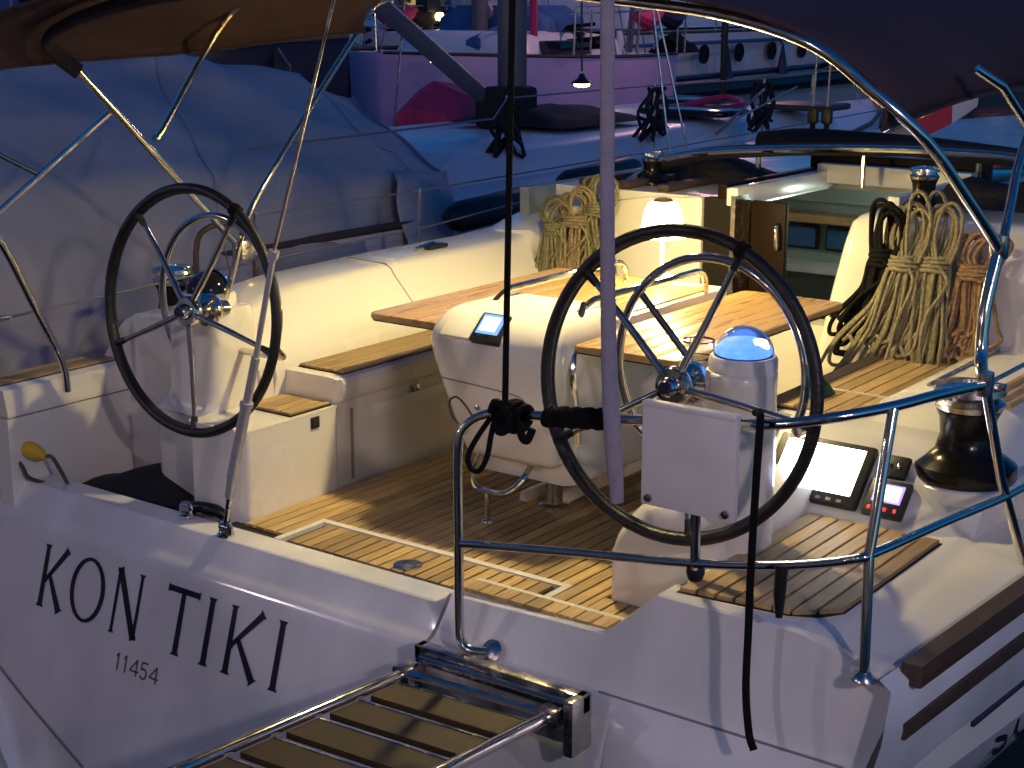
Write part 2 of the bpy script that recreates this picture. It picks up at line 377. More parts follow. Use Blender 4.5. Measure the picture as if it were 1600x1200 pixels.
def letters_on(text, name, m, surf, widths, xs_, zt_, zb_, wt=.025):
    H = zt_ - zb_; first = None
    for ch, w, x0 in zip(text, widths, xs_):
        b = MB()
        k = wt / w; thin = k * .58; asp = w / H; S_ = []
        if ch == 'K':
            S_ += st(k / 2 + .04, 0, k / 2 + .04, 1, k, k * .8, .35, asp) + st(k, .42, .93, 1, thin, k * .9, .3, asp) + st(.32, .55, .9, 0, k * .7, k * 1.1, .3, asp)
        elif ch == 'I': S_ += st(.5, 0, .5, 1, k, k * .9, .35, asp)
        elif ch == 'T': S_ += st(.5, 0, .5, .97, k, k * .8, .35, asp) + st(0, .955, 1, .955, k * .75, k * .75, .25, asp)
        elif ch == 'N': S_ += st(thin, 0, thin, 1, thin, thin, .5, asp) + st(thin, 1, 1 - thin, 0, k * 1.05, k * 1.05, .15, asp) + st(1 - thin, 0, 1 - thin, 1, thin, thin, .5, asp)
        elif ch == 'O':
            n = 28
            for i in range(n):
                q = []
                for ang, sc in ((i, 0), (i + 1, 0), (i + 1, 1), (i, 1)):
                    a = 2 * math.pi * ang / n; tk = sc * (thin * .75 + k * .42 * abs(math.cos(a)))
                    q.append((.5 + (.5 - tk) * math.cos(a), .5 + (.51 - tk * asp) * math.sin(a)))
                S_.append(q)
        elif ch == '1': S_ += st(.62, 0, .62, 1, k) + st(.62, .98, .3, .78, k * .8)
        elif ch == '4': S_ += st(.72, 0, .72, 1, k) + st(.72, .97, .06, .30, k * .9, None, 0, asp) + st(.03, .28, .98, .28, k * .9, None, 0, asp)
        elif ch == '5':
            S_ += st(.2, .96, .88, .96, k * .9, None, 0, asp) + st(.22, .96, .16, .52, k * .9, None, 0, asp)
            pr = None
            for i in range(13):
                a = R(140 - 290 * i / 12); c = (.46 + .36 * math.cos(a), .32 + .29 * math.sin(a))
                if pr: S_ += st(*pr, *c, k, None, 0, asp)
                pr = c
        elif ch == 'S':
            Q = spline([(.88, .80, 0), (.70, .95, 0), (.42, .98, 0), (.16, .86, 0), (.14, .68, 0), (.34, .55, 0), (.66, .44, 0), (.86, .30, 0), (.82, .12, 0), (.56, .02, 0), (.28, .05, 0), (.10, .20, 0)], 3)
            for p_, q_ in zip(Q, Q[1:]): S_ += st(p_.x, p_.y, q_.x, q_.y, k, None, 0, asp)
        elif ch == 'U':
            S_ += st(.12, .3, .12, 1, k, None, 0, asp) + st(.88, .3, .88, 1, k, None, 0, asp); pr = None
            for i in range(10):
                a = R(180 + 180 * i / 9); c = (.5 + .38 * math.cos(a), .32 + .3 * math.sin(a))
                if pr: S_ += st(*pr, *c, k, None, 0, asp)
                pr = c
        glyph(b, S_, x0, w, zt_, zb_, surf)
        b.build(name, m, Y, smooth=0)
letters_on('KONTIKI', 'name_letter', 'letter', tsurf, [.135, .178, .140, .150, .04, .155, .04], [-1.378, -1.217, -.995, -.742, -.555, -.453, -.246], -.160, -.368)
letters_on('11454', 'number_digit', 'letter2', tsurf, [.03, .03, .045, .042, .045], [-.938, -.900, -.860, -.812, -.764], -.421, -.475, wt=.0065)
def ssurf(u, z): return (hb(u) - .045 - .18 * (-.28 - z) * 0 + .012 * (z + .28) * 4, u + .35 * (z + .25), z)
letters_on('SUN', 'side_letter', 'letter', ssurf, [.10, .10, .10], [.60, .73, .86], -.225, -.29, wt=.017)

# ---- transom hardware
for (x, yy) in ((-.595, .022), (-.84, .075)):
    b = MB(); b.lathe([(0, 0), (.028, 0), (.028, .006), (.02, .012), (0, .014)], (x, yy, .003), 16)
    b.tube([(x - .022, yy, .012), (x - .022, yy, .035), (x - .01, yy, .045), (x + .01, yy, .045), (x + .022, yy, .035), (x + .022, yy, .012)], .008, k=3)
    b.lathe([(0, -.02), (.012, -.02), (.012, .02), (0, .02)], (x, yy, .03), 12, axis=(1, 0, 0))
    b.build('chainplate', 'steel', Y)
# split backstay, port leg
b = tb([(-.595, .022, .03), (-.560, .014, .15)], .0085); b.build('toggle', 'steel2', Y)
bs = tb([(-.562, .014, .14), (-.540, .01, .215)], .015, n=12); bs.build('turnbuckle', 'satin', Y)
tb([(-.541, .01, .21), (-.455, .004, .46)], .0175, n=12).build('turnbuckle_body', 'satin', Y)
tb([(-.456, .004, .455), (-.452, .004, .47)], .021, n=12).build('locking_nut', 'satin', Y)
tb([(-.453, .004, .465), (-.400, 0, .62)], .0135, n=10).build('tensioner_rod', 'satin', Y)
tb([(-.401, 0, .615), (-.310, 0, .94)], .009, n=10).build('tensioner_rod', 'satin', Y)
tb([(-.313, 0, .93), (-.305, 0, .955)], .016, n=12).build('wire_terminal', 'satin', Y)
tb([(-.307, 0, .95), (-.02, .03, 1.80), (0.5, .1, 3.4)], .0055, n=8).build('backstay_wire', 'steel2', Y)

# ---- cockpit sole with teak planks
sole = bx(-1.62, 1.04, .045, 2.35, -.20, -.013); sole = MB().box(-.70, 1.04, .04, 2.36, -.20, -.012).build('cockpit_sole', 'caulk', Y)
bx(-1.62, -.70, .04, .55, -.30, -.14).build('well_floor', 'gel', Y)
def plank(x0, x1, y0, y1, zt, par, cut=None, thick=.010):
    """one teak board; ends may be cut on the skew"""
    c0, c1 = cut if cut else (0, 0)
    b = MB(); bot = zt - thick; e = .0012
    P = [(x0, y0), (x1, y0 + c0), (x1, y1 + c1), (x0, y1)]
    b.add([(x, y, bot) for x, y in P] + [(x, y, zt - e) for x, y in P] +
          [(x0 + e, y0 + e, zt), (x1 - e, y0 + c0 + e, zt), (x1 - e, y1 + c1 - e, zt), (x0 + e, y1 - e, zt)],
          [(0, 1, 5, 4), (1, 2, 6, 5), (2, 3, 7, 6), (3, 0, 4, 7), (4, 5, 9, 8), (5, 6, 10, 9), (6, 7, 11, 10), (7, 4, 8, 11), (8, 9, 10, 11)])
    return b.build('plank', 'teak', par, smooth=0)
wP = .0475
x = -.640
while x < .66:
    x1 = min(x + wP - .0072, .665)
    ya = .150 if x1 < -.455 else (.335 if x1 < .545 else .13)
    r0 = random.uniform(1.15, 2.0)
    plank(x, x1, ya, 2.34, .0, sole)
    if -.43 < x and x1 < .52: plank(x, x1, .115, .300, .0, sole)
    x += wP
x = .668
while x < 1.0:
    plank(x, x + wP - .0072, .13, .312, .0, sole); x += wP
# cream frame of the lazarette hatch between the boards
b = MB()
b.box(-.455, -.432, .10, .330, -.012, .003); b.box(-.432, .545, .305, .330, -.012, .003); b.box(.522, .545, .10, .305, -.012, .003)
b.build('hatch_frame', 'gel', Y)
b = MB().lathe([(0, -.01), (.045, -.01), (.045, .003), (.036, .005), (.012, .004), (.011, -.004), (0, -.004)], (.045, .17, 0), 24); b.build('hatch_latch', 'steel2', Y)
# foot braces on the sole
for x in (-.04, .075):
    MB().prism([(x - .018, .88, 0), (x + .018, .88, 0), (x + .010, .88, .035), (x - .010, .88, .035)], (0, .95, 0)).build('foot_brace', 'gel', Y)

# teak covered step of the transom door
tr = bx(.365, .875, .03, .098, .02, .0465).build('transom_step', 'gel', Y)
for i in range(9):
    x0 = .378 + i * .0545; plank(x0, x0 + .049, .022, .092, .056, tr, thick=.012)
bx(.36, 1.04, .101, .125, -.012, .047).build('step_riser', 'gel', Y)

# ---- starboard helm side deck: moulding, teak, console
b = MB(); rings = []
for yy in (.016, .10, .3, .55, .84, 1.0, 1.25):
    h_ = hb(yy) - .02; e_ = zs(yy) + .006; top = .1945
    rings.append([Vector(p) for p in [(1.035, yy, -.2), (1.035, yy, .183), (1.042, yy, top), (1.485, yy, top), (1.505, yy, top - .004), (1.525, yy, top - .013), (1.56, yy, top * .6 + e_ * .4 - .008), (h_ - .05, yy, e_ + .004), (h_ - .02, yy, e_), (h_, yy, e_ - .012), (h_, yy, -.2)]])
b.loft(rings).build('helm_deck', 'gel', Y, smooth=40)
hd = bx(1.062, 1.46, .055, .80, .185, .199)
b = MB(); b.prism([(1.06, .045, .190), (1.36, .075, .190), (1.43, .11, .190), (1.468, .17, .190), (1.47, .80, .190), (1.06, .80, .190)], (0, 0, .0065))
hd = b.build('teak_bed', 'caulk', Y)
for i in range(8):
    x0 = 1.066 + i * .0505; x1 = x0 + .0435
    f = lambda q: .052 + .10 * max(0, q - 1.06) if q < 1.36 else .082 + 1.0 * max(0, q - 1.375)
    plank(x0, min(x1, 1.466), f(x0), .795, .208, hd, cut=(f(x1) - f(x0), 0), thick=.012)
# seat side block under the starboard helm (its aft face stands on the sole)
b = MB(); b.loft([rr(x, 1.05, y, 1.2, z, r, 6) for z, x, y, r in ((-.012, .675, .315, .03), (.14, .675, .315, .03), (.19, .685, .318, .05), (.24, .71, .325, .06), (.28, .745, .335, .06), (.305, .79, .36, .06))]); b.build('pedestal_plinth', 'gel', Y)
# console moulding forward of the helm deck
prof = [(.815, -.1), (.815, .19), (.835, .215), (1.0, .385), (1.03, .405), (1.07, .41), (1.16, .41), (1.16, -.1)]
b = MB()
b.loft([[Vector((x, yy, zz - dz)) for yy, zz in prof] for x, dz in ((.86, .0), (1.34, .0), (1.40, .015), (1.46, .05), (1.52, .10))]).build('helm_console', 'gel', Y, smooth=40)
def console_plate(name, m, x0, x1, s0, s1, h, r=.012, par=None, lift=0.0):
    """a flat box lying on the sloping console face; s measured up the slope"""
    base = Vector((0, .835, .215)); dirv = Vector((0, .165, .17)).normalized(); nrm = Vector((0, -dirv.z, dirv.y))
    mt = Matrix(((1, 0, 0, 0), (0, dirv.y, nrm.y, base.y), (0, dirv.z, nrm.z, base.z), (0, 0, 0, 1)))
    return MB().rbox(x0, x1, s0, s1, lift, lift + h, r=min(r, h * .45), seg=2, mtx=mt).build(name, m, par or Y)
mf = console_plate('chart_plotter', 'black', .885, 1.195, .005, .215, .028, .01)
console_plate('screen', 'scrE', .915, 1.168, .040, .195, .002, .0008, mf, .0275)
console_plate('screen_line', 'scrline', 1.00, 1.03, .184, .188, .001, .0004, mf, .0295)
for i in range(9): console_plate('screen_line', 'scrline', 1.04 + .013 * i, 1.047 + .013 * i, .187, .190, .001, .0004, mf, .0295)
for i in range(6): console_plate('screen_line', 'scrline', .955 + .03 * i, .957 + .03 * i, .05, .05 + .02 * (1 + i % 3), .0006, .0002, mf, .0295)
for i in range(7): console_plate('key', 'seal', .935 + .033 * i, .950 + .033 * i, .014, .024, .002, .0008, mf, .0275)
console_plate('screen_line', 'scrline', .995, 1.012, .176, .181, .001, .0004, mf, .0295)
console_plate('screen_line', 'scrline', 1.05, 1.10, .186, .189, .001, .0004, mf, .0295)
dk = console_plate('control_box', 'black', 1.222, 1.302, .132, .205, .022, .008)
for i in (0, 1): console_plate('button', 'steel2', 1.242 + .028 * i, 1.256 + .028 * i, .16, .174, .004, .0018, dk, .021)
ds = console_plate('autopilot_display', 'black', 1.212, 1.335, .002, .122, .022, .008)
console_plate('screen', 'scrV', 1.230, 1.318, .046, .106, .002, .0008, ds, .0215)
console_plate('screen_page', 'scrVw', 1.238, 1.310, .052, .100, .0008, .0003, ds, .0236)
for k, (xa, xb, sa) in enumerate(((1.238, 1.25, .072), (1.244, 1.256, .062), (1.29, 1.306, .056))): console_plate('screen_line', 'scrV', xa, xb, sa, sa + .006, .0004, .0001, ds, .0244)
for i, (xa, xb) in enumerate(((1.226, 1.236), (1.254, 1.284), (1.306, 1.314))): console_plate('key', 'redE', xa, xb, .018, .030, .002, .0008, ds, .0215)

# ---- winches
def winch(x, y, z, s=1.0, f=1.0, name='winch'):
    w = MB().lathe([(r_ * s * f, z_ * s) for r_, z_ in ((0, 0), (.118, 0), (.128, .012), (.126, .045), (.10, .066), (.076, .085), (.066, .13), (.070, .175), (.080, .20))], (x, y, z), 28).build(name, 'winch', Y, smooth=50)
    MB().lathe([(r_ * s * f, z_ * s) for r_, z_ in ((.07, .20), (.083, .205), (.088, .222), (.074, .235), (.074, .245), (.088, .25), (.085, .268), (.04, .278), (.022, .279), (.02, .27), (0, .27))], (x, y, z), 28).build('winch_top', 'steel2', w, smooth=50)
    MB().rbox(x + .05 * s, x + .098 * s, y - .012 * s, y + .012 * s, z + .262 * s, z + .285 * s, r=.004).build('stripper_arm', 'steel', w)
winch(1.425, 1.06, .315, 1.04, 1.12)
bx(1.24, 1.50, 1.16, 1.30, .2, .41)
MB().lathe([(0, 0), (.150, 0), (.148, .04), (.142, .045), (0, .045)], (1.425, 1.06, .270), 28).build('winch_base', 'gel', Y)
winch(-1.68, .80, .40, .95)
winch(-.62, 2.62, .875, .55)
winch(.745, 2.32, .90, .62)

# ---- port helm seat box, coaming end, side deck
b = MB(); b.loft([rr(-.92, -.645, .165, .62, z, r) for z, r in ((-.20, .03), (.255, .03), (.285, .026), (.300, .016))]); b.build('helm_box', 'gel', Y, smooth=50)
tp = bx(-.885, -.665, .40, .60, .295, .306).build('teak_bed', 'caulk', Y)
for i in range(4): plank(-.882 + i * .054, -.882 + i * .054 + .049, .405, .597, .313, tp)
MB().rbox(-.6455, -.640, .475, .515, .245, .285, r=.002).build('socket', 'black', Y)
b = MB(); b.rbox(-.6425, -.6385, .48, .51, .25, .28, r=.001); b.build('socket_face', 'dark', Y)
# coaming end as a prism in Y
sec = [(-1.80, -.3), (-1.80, .30), (-1.64, .490), (-1.56, .535), (-1.36, .557), (-1.10, .575), (-1.06, .565), (-.90, .42), (-.90, -.3)]
b = MB(); b.loft([[Vector((x, yy, z)) for x, z in s_] for yy, s_ in ((.49, [(x * .997, z - (.012 if z > 0 else 0)) for x, z in sec]), (.502, sec), (.75, sec))]).build('coaming_end', 'gel', Y, smooth=30)
# wall along the well, and the side deck on it
MB().prism([(-1.605, -.055, -.3), (-1.605, -.055, .236), (-1.66, -.055, .236), (-1.69, -.055, -.3)], (0, .56, 0)).build('well_wall', 'gel', Y)
MB().prism([(-1.607, -.05, .2415), (-1.607, -.05, .255), (-1.625, -.05, .335), (-1.655, -.05, .345), (-1.80, -.05, .335), (-1.80, -.05, .2415)], (0, .548, 0)).build('side_coaming', 'gel', Y, smooth=0)
sd = bx(-1.795, -1.665, -.20, .490, .330, .348).build('side_deck_bed', 'caulk', Y)
for i in range(3): plank(-1.79 + i * .043, -1.752 + i * .043, -.19, .48, .354, sd)
pb = bx(-1.72, -1.61, -.045, .075, .02, .094).build('quarter_pad', 'gel', Y)
for i in range(3): plank(-1.712 + i * .027, -1.688 + i * .027, -.035, .060, .100, pb)
rb(-1.74, -1.665, .01, .085, .092, .145, r=.012).build('shore_socket', 'steel2', Y)

# ---- port pedestal
rg = []
for z, g in ((.285, .075), (.300, .045), (.325, .020), (.36, .006), (.45, .0), (.585, -.004), (.625, -.012), (.650, -.03)):
    rg.append(rr(-1.155 - g, -.905 + g * .15, .285 - g * .4, .52 + g, z, max(.03, .055 + g * .3), 6))
MB().loft(rg).build('helm_pedestal', 'gel', Y, smooth=60)
MB().loft([rr(-1.22, -.90, .27, .62, z, .05) for z in (-.2, .24, .285)]).build('pedestal_base', 'gel', Y)
# ---- starboard pedestal
rg = []
for z, g in ((.15, .0), (.20, .0), (.26, .0), (.45, .0), (.66, -.003), (.69, -.002), (.698, -.006)):
    rg.append(rr(.915 - g, 1.104 + g, .34 - g, .55 + g, z, .085, 6))
MB().loft(rg).build('helm_pedestal', 'gel', Y, smooth=60)

def compass(x, y, z, lit):
    c = MB().lathe([(0, 0), (.092, 0), (.094, .008), (.094, .035), (.088, .045), (.083, .046), (0, .046)], (x, y, z), 32).build('compass', 'gel' if not lit else 'plate', Y, smooth=40)
    if lit:
        MB().lathe([(0, 0), (.068, 0), (.070, .008), (.05, .03), (0, .045)], (x, y, z + .047), 28).build('compass_card', 'compE', c, smooth=60)
        prof = [(.080 * math.cos(R(a)), .080 * math.sin(R(a))) for a in range(0, 91, 10)]
        MB().lathe(prof, (x, y, z + .046), 32).build('compass_dome', 'glass', c, smooth=80)
        MB().lathe([(0, 0), (.030, .002), (.026, .02), (0, .028)], (x + .030, y + .012, z + .060), 16).build('compass_bulb', 'compW', c, smooth=60)
        for q in range(24):
            a = 2 * math.pi * q / 24; ln = .012 if q % 3 else .02
            MB().box(-.0012, .0012, -ln, 0, 0, .0008).build('tick', 'plate', c, smooth=0).matrix_basis = Matrix.Translation((x, y, 0)) @ Matrix.Rotation(a, 4, 'Z') @ Matrix.Translation((0, .066, z + .0565))
        # steel hood over the forward half
        rows = []
        for i in range(9):
            a = R(8 + 42 * i / 8)
            rows.append([(x + .085 * math.cos(R(b_)) * math.sin(a) * 1.0, y + .085 * (.28 + .0) * 0 + .085 * math.cos(a) * 0 + .085 * abs(math.sin(R(b_))) * 0 + .085 * math.cos(a), z + .046 + .085 * math.sin(a) * math.sin(R(b_))) for b_ in range(0, 181, 12)])
        MB().grid(rows).build('compass_hood', 'steel', c, smooth=80)
    else:
        prof = [(.078 * math.cos(R(a)), .070 * math.sin(R(a))) for a in range(0, 91, 10)]
        MB().lathe(prof, (x, y, z + .046), 32).build('compass_dome', 'smoke', c, smooth=80)
        rows = []
        for i in range(7):
            a = R(20 + 55 * i / 6)
            rows.append([(x + .083 * math.cos(R(b_)) * math.sin(a), y + .083 * math.cos(a), z + .046 + .078 * math.sin(a) * math.sin(R(b_))) for b_ in range(0, 181, 12)])
        MB().grid(rows).build('compass_hood', 'steel', c, smooth=80)
compass(1.010, .455, .692, True)
compass(-1.035, .395, .648, False)

# guard rings forward of the wheels
def guard(cx, cz, y, ped_x, ped_y):
    r_ = .285; pts = []
    for i in range(20):
        a = R(-22 + 245 * i / 19); pts.append((cx + r_ * math.cos(a), y, cz + r_ * 1.06 * math.sin(a)))
    a0, a1 = Vector(pts[0]), Vector(pts[-1])
    pts = [(ped_x + .07, ped_y, a0.z - .06), (a0.x - .05, ped_y - .02, a0.z - .05), (a0.x - .008, y + .03, a0.z - .03)] + pts + [(a1.x + .04, y + .05, a1.z - .03), (ped_x - .06, ped_y, a1.z - .03)]
    tb(pts, .0125, k=3).build('guard_ring', 'steel', Y, smooth=60)
guard(.958, .708, .36, 1.015, .56)
guard(-.925, .668, .34, -1.03, .42)
# bracket legs of the starboard guard
tb([(.725, .36, .905), (.93, .40, .66)], .010).build('guard_brace', 'steel', Y)
tb([(-.80, .34, .92), (-.96, .40, .66)], .010).build('guard_brace', 'steel', Y)
# cup holder ring beside the starboard pedestal
b = MB()
for z in (.735, .685): b.tube([(.815 + .045 * math.cos(R(a)), .55 + .045 * math.sin(R(a)), z) for a in range(0, 360, 20)], .0035, n=6, closed=True)
for a in (30, 150, 270): b.tube([(.815 + .045 * math.cos(R(a)), .55 + .045 * math.sin(R(a)), z) for z in (.735, .66)], .003, n=6)
b.build('cup_holder', 'steel', Y)

# ---- steering wheels
def wheel(cx, cy, cz, a0):
    til = R(5)
    ex = Vector((1, 0, 0)); ez = Vector((0, math.sin(til), math.cos(til))); ey = ex.cross(ez) * -1   # ey points forward
    ey = Vector((0, math.cos(til), -math.sin(til)))
    c = Vector((cx, cy, cz)); rad = .407
    def pp(r, a, d=0): return c + ex * (r * math.cos(a)) + ez * (r * math.sin(a)) + ey * d
    h = MB()
    h.lathe([(0, -.045), (.020, -.045), (.026, -.038), (.028, -.02), (.046, -.018), (.052, -.008), (.052, .008), (.046, .018), (.03, .022), (.026, .05), (.04, .055), (.055, .065), (.058, .09), (.045, .11), (.03, .12), (.028, .16), (0, .16)], c, 28, axis=ey)
    w = h.build('steering_wheel', 'steel', Y, smooth=40)
    MB().lathe([(0, -.052), (.016, -.052), (.019, -.044), (0, -.044)], c, 20, axis=ey).build('hub_cap', 'navy_hull', w)
    rim = MB(); n = 72; rings = []
    rim.tube([pp(rad, 2 * math.pi * i / n) for i in range(n)], .0168, n=12, closed=True)
    rim.build('rim', 'leather', w, smooth=60)
    ins = MB(); ins.tube([pp(rad - .0145, 2 * math.pi * i / n, .010) for i in range(n)], .006, n=6, closed=True); ins.build('rim_seam', 'dark', w, smooth=60)
    for i in range(5):
        a = R(a0 + 72 * i)
        MB().tube([pp(.035, a, -.004), pp(.20, a, .004), pp(rad - .045, a, .004)], [.0115, .010, .0085], n=10).build('spoke', 'steel', w, smooth=60)
        MB().tube([pp(rad - .055, a, .004), pp(rad - .01, a, .0)], [.0105, .014], n=10).build('spoke_sleeve', 'leather', w, smooth=60)
    # turk's head marking the upright spoke
    a = R(a0); MB().tube([pp(rad, a - .03), pp(rad, a + .03)], .0225, n=12).build('king_spoke_wrap', 'blackrope', w)
wheel(.945, .20, .692, 65.5)
wheel(-.918, .20, .668, 59)

# ---- port bench
b = MB()
sec = [(-.662, -.02), (-.662, .285), (-.652, .305), (-.636, .315), (-.628, .33), (-.628, .375), (-.640, .392), (-.665, .397), (-1.2, .397), (-1.2, -.02)]
b.loft([[Vector((x + (.03 if yy < .62 and z < .39 and x > -1 else 0) * -1, yy, z)) for x, z in sec] for yy in (.605, .625, 2.32)]).build('bench', 'gel', Y, smooth=30)
bd = bx(-.878, -.665, .66, 2.32, .392, .401).build('seat_bed', 'caulk', Y)
for i in range(6): plank(-.876 + i * .0352, -.876 + i * .0352 + .031, .665, 2.315, .408, bd)
MB().rbox(-.664, -.657, .80, 1.45, .215, .26, r=.003).build('locker_lip', 'gel', Y)
b = MB(); b.rbox(-.660, -.650, 1.015, 1.06, .262, .29, r=.004); b.lathe([(0, 0), (.013, 0), (.010, .012), (0, .014)], (-.652, 1.037, .276), 14, axis=(1, 0, 0)); b.build('locker_latch', 'steel2', Y)
MB().box(-.6635, -.6605, .69, .705, .01, .27).build('locker_gap', 'seal', Y)
# backrest / coaming: lofted along Y
b = MB(); rings = []
for yy, z0, out_ in ((.56, .575, 0), (.70, .62, .0), (.9, .640, 0), (1.5, .650, 0), (2.1, .650, 0), (2.36, .66, 0)):
    rings.append([Vector(p) for p in [(-.885, yy, .38), (-.90, yy, .44), (-1.045, yy, z0 - .045), (-1.062, yy, z0 - .015), (-1.085, yy, z0), (-1.12, yy, z0 + .004), (-1.30, yy, z0 + .01), (-1.34, yy, z0 - .005), (-1.46, yy, .48), (-1.75, yy, .34 + .02 * yy), (-1.75, yy, .1), (-.95, yy, .1)]])
b.loft(rings).build('coaming', 'gel', Y, smooth=40)
tb([(-.893, 1.395, .40), (-.90, 1.395, .44), (-1.045, 1.385, .603), (-1.062, 1.38, .634), (-1.085, 1.378, .650), (-1.30, 1.37, .661)], .0035, n=6).build('coaming_seam', 'seal', Y)
MB().rbox(-1.20, -1.14, 1.72, 1.84, .655, .672, r=.006).build('deck_fitting', 'black', Y)
tb([(-1.17, 1.66, .665), (-1.17, 1.78, .676)], .010).build('fitting_pin', 'steel2', Y)
# port side deck and coachroof side
b = MB(); rings = []
for yy, z0, xo, xi in ((2.30, .660, -1.33, -.95), (2.5, .70, -1.35, -.95), (2.9, .755, -1.38, -.9), (3.6, .80, -1.38, -.9), (5.5, .84, -1.35, -.9), (7.5, .80, -1.1, -.8), (8.6, .55, -.7, -.5)):
    rings.append([Vector(p) for p in [(xi, yy, .3), (xi, yy, z0 - .02), (xi - .1, yy, z0 + .02), (xo + .06, yy, z0 + .005), (xo, yy, z0 - .02), (xo - .1, yy, .44), (-hb(yy) + .02, yy, zs(yy)), (-hb(yy) + .02, yy, zs(yy) - .1), (xi, yy, .2)]])
b.loft(rings).build('coachroof_side', 'gel', Y, smooth=40)

# ---- starboard bench, coaming, side deck
sb = MB(); sec = [(.66, -.02), (.66, .36), (.675, .392), (1.06, .396), (1.06, -.02)]
sb.loft([[Vector((x, yy, z)) for x, z in sec] for yy in (1.14, 2.2)]).build('bench', 'gel', Y, smooth=30)
bd = bx(.70, 1.03, 1.18, 2.19, .392, .401).build('seat_bed', 'caulk', Y)
for i in range(6): 
    x0 = .706 + i * .0545
    plank(x0, x0 + .049, 1.185, 1.455, .408, bd); plank(x0, x0 + .049, 1.475, 2.18, .408, bd)
bx(.70, 1.032, 1.457, 1.473, .395, .409).build('seat_joint', 'gel', Y)
b = MB(); rings = []
for yy in (1.14, 1.3, 2.0, 2.6, 3.5):
    k = 0 if yy > 1.2 else -.09
    rings.append([Vector(p) for p in [(1.04, yy, .2), (1.04, yy, .412 + k), (1.055, yy, .44 + k), (1.085, yy, .452 + k), (1.30, yy, .475 + k), (1.42, yy, .468 + k), (1.50, yy, .43 + k), (1.54, yy, .33 + k * .5), (hb(yy) - .02, yy, zs(yy) + .004), (hb(yy) - .02, yy, .0), (1.04, yy, 0)]])
b.loft(rings).build('coaming', 'gel', Y, smooth=40)
tb([(1.13, 1.5, .462), (1.13, 2.15, .464)], .006).build('grab_line', 'steel2', Y)
b = MB()
for i, x in enumerate((1.36, 1.40, 1.44)): b.tube([(x, 1.35, .478 - i * .004), (x + .02, 2.4, .482 - i * .004)], .012, n=6)
b.build('coaming_trim', 'teak', Y)
MB().lathe([(0, 0), (.04, 0), (.045, .008), (.03, .012), (.028, .004), (0, .004)], (1.605, .50, .165), 20).build('deck_filler', 'steel2', Y)
rb(1.575, 1.655, -.035, .075, .138, .165, r=.012).build('corner_pad', 'plate', Y)

# ---- cabin aft bulkhead, companionway, coachroof
b = MB(); b.prism([(-.98, 2.33, .38), (-.20, 2.33, .38), (-.20, 2.33, .885), (-.48, 2.33, .865), (-.92, 2.33, .785), (-.98, 2.33, .76)], (0, .12, 0)); b.build('cabin_bulkhead', 'gel', Y, smooth=0)
MB().box(-.20, .55, 2.33, 2.45, -.1, .42).build('companionway_sill', 'gel', Y)
MB().box(-.198, -.062, 2.345, 2.40, .42, .885).build('washboard', 'smokeboard', Y)
b = MB(); b.box(-.055, -.035, 2.31, 2.46, .42, .905); b.build('companionway_post', 'steel2', Y)
dr = MB().rbox(-.033, .125, 2.44, 2.47, .30, .875, r=.006).build('companionway_door', 'dwood', Y)
tb([(.095, 2.43, .79), (.10, 2.405, .78), (.105, 2.405, .70), (.10, 2.43, .69)], .007, k=4).build('handle', 'steel', dr)
# starboard bulkhead: leaning, rounded face
rg = []
for z, xl, yb in ((.30, .405, 2.14), (.42, .425, 2.15), (.6, .455, 2.165), (.78, .490, 2.18), (.86, .510, 2.195), (.885, .535, 2.22), (.893, .57, 2.25)):
    rg.append(rr(xl, 1.32 - (.02 if z < .8 else .06), yb, 2.62, z, .045, 5))
MB().loft(rg).build('cabin_bulkhead', 'gel', Y, smooth=50)
# coachroof deck around the open hatch
b = MB()
def roof(poly, z0, z1): b.prism([(x, y, z0) for x, y in poly], (0, 0, z1 - z0))
roof([(-.95, 2.36), (-.09, 2.36), (-.09, 3.3), (-.95, 3.3)], .84, .885)
roof([(.60, 2.45), (1.30, 2.45), (1.30, 3.3), (.60, 3.3)], .84, .888)
roof([(-.95, 3.3), (1.30, 3.3), (1.15, 6.5), (.6, 8), (-.6, 8), (-1.0, 6.5)], .84, .895)
b.build('coachroof', 'gel', Y, smooth=0)
b = MB(); b.prism([(1.28, 2.4, .0), (1.34, 2.4, .80), (1.28, 2.4, .87), (1.0, 2.4, .87), (1.0, 2.4, 0)], (0, 5.4, 0)); b.build('coachroof_side', 'gel', Y)
# hatch coaming (white), trims (teak)
MB().rbox(-.088, -.036, 2.33, 3.22, .86, .935, r=.008).build('hatch_coaming', 'gel', Y)
MB().rbox(-.088, .62, 3.15, 3.22, .88, .965, r=.008).build('hatch_coaming', 'gel', Y)
MB().rbox(.55, .60, 2.45, 3.15, .86, .935, r=.008).build('hatch_coaming', 'gel', Y)
MB().rbox(-.16, .66, 3.23, 3.29, .895, 1.0, r=.006).build('hatch_trim', 'dwood', Y)
MB().rbox(-.135, -.092, 2.34, 3.22, .884, .945, r=.006).build('hatch_trim', 'dwood', Y)
for i in range(3): MB().rbox(-.86 + i * .2, -.80 + i * .2, 2.40, 3.2, .886, .915, r=.008).build('roof_batten', 'rubwood', Y)
MB().rbox(-.07, .62, 3.3, 4.0, .894, .925, r=.01).build('sliding_hatch', 'smoke', Y)
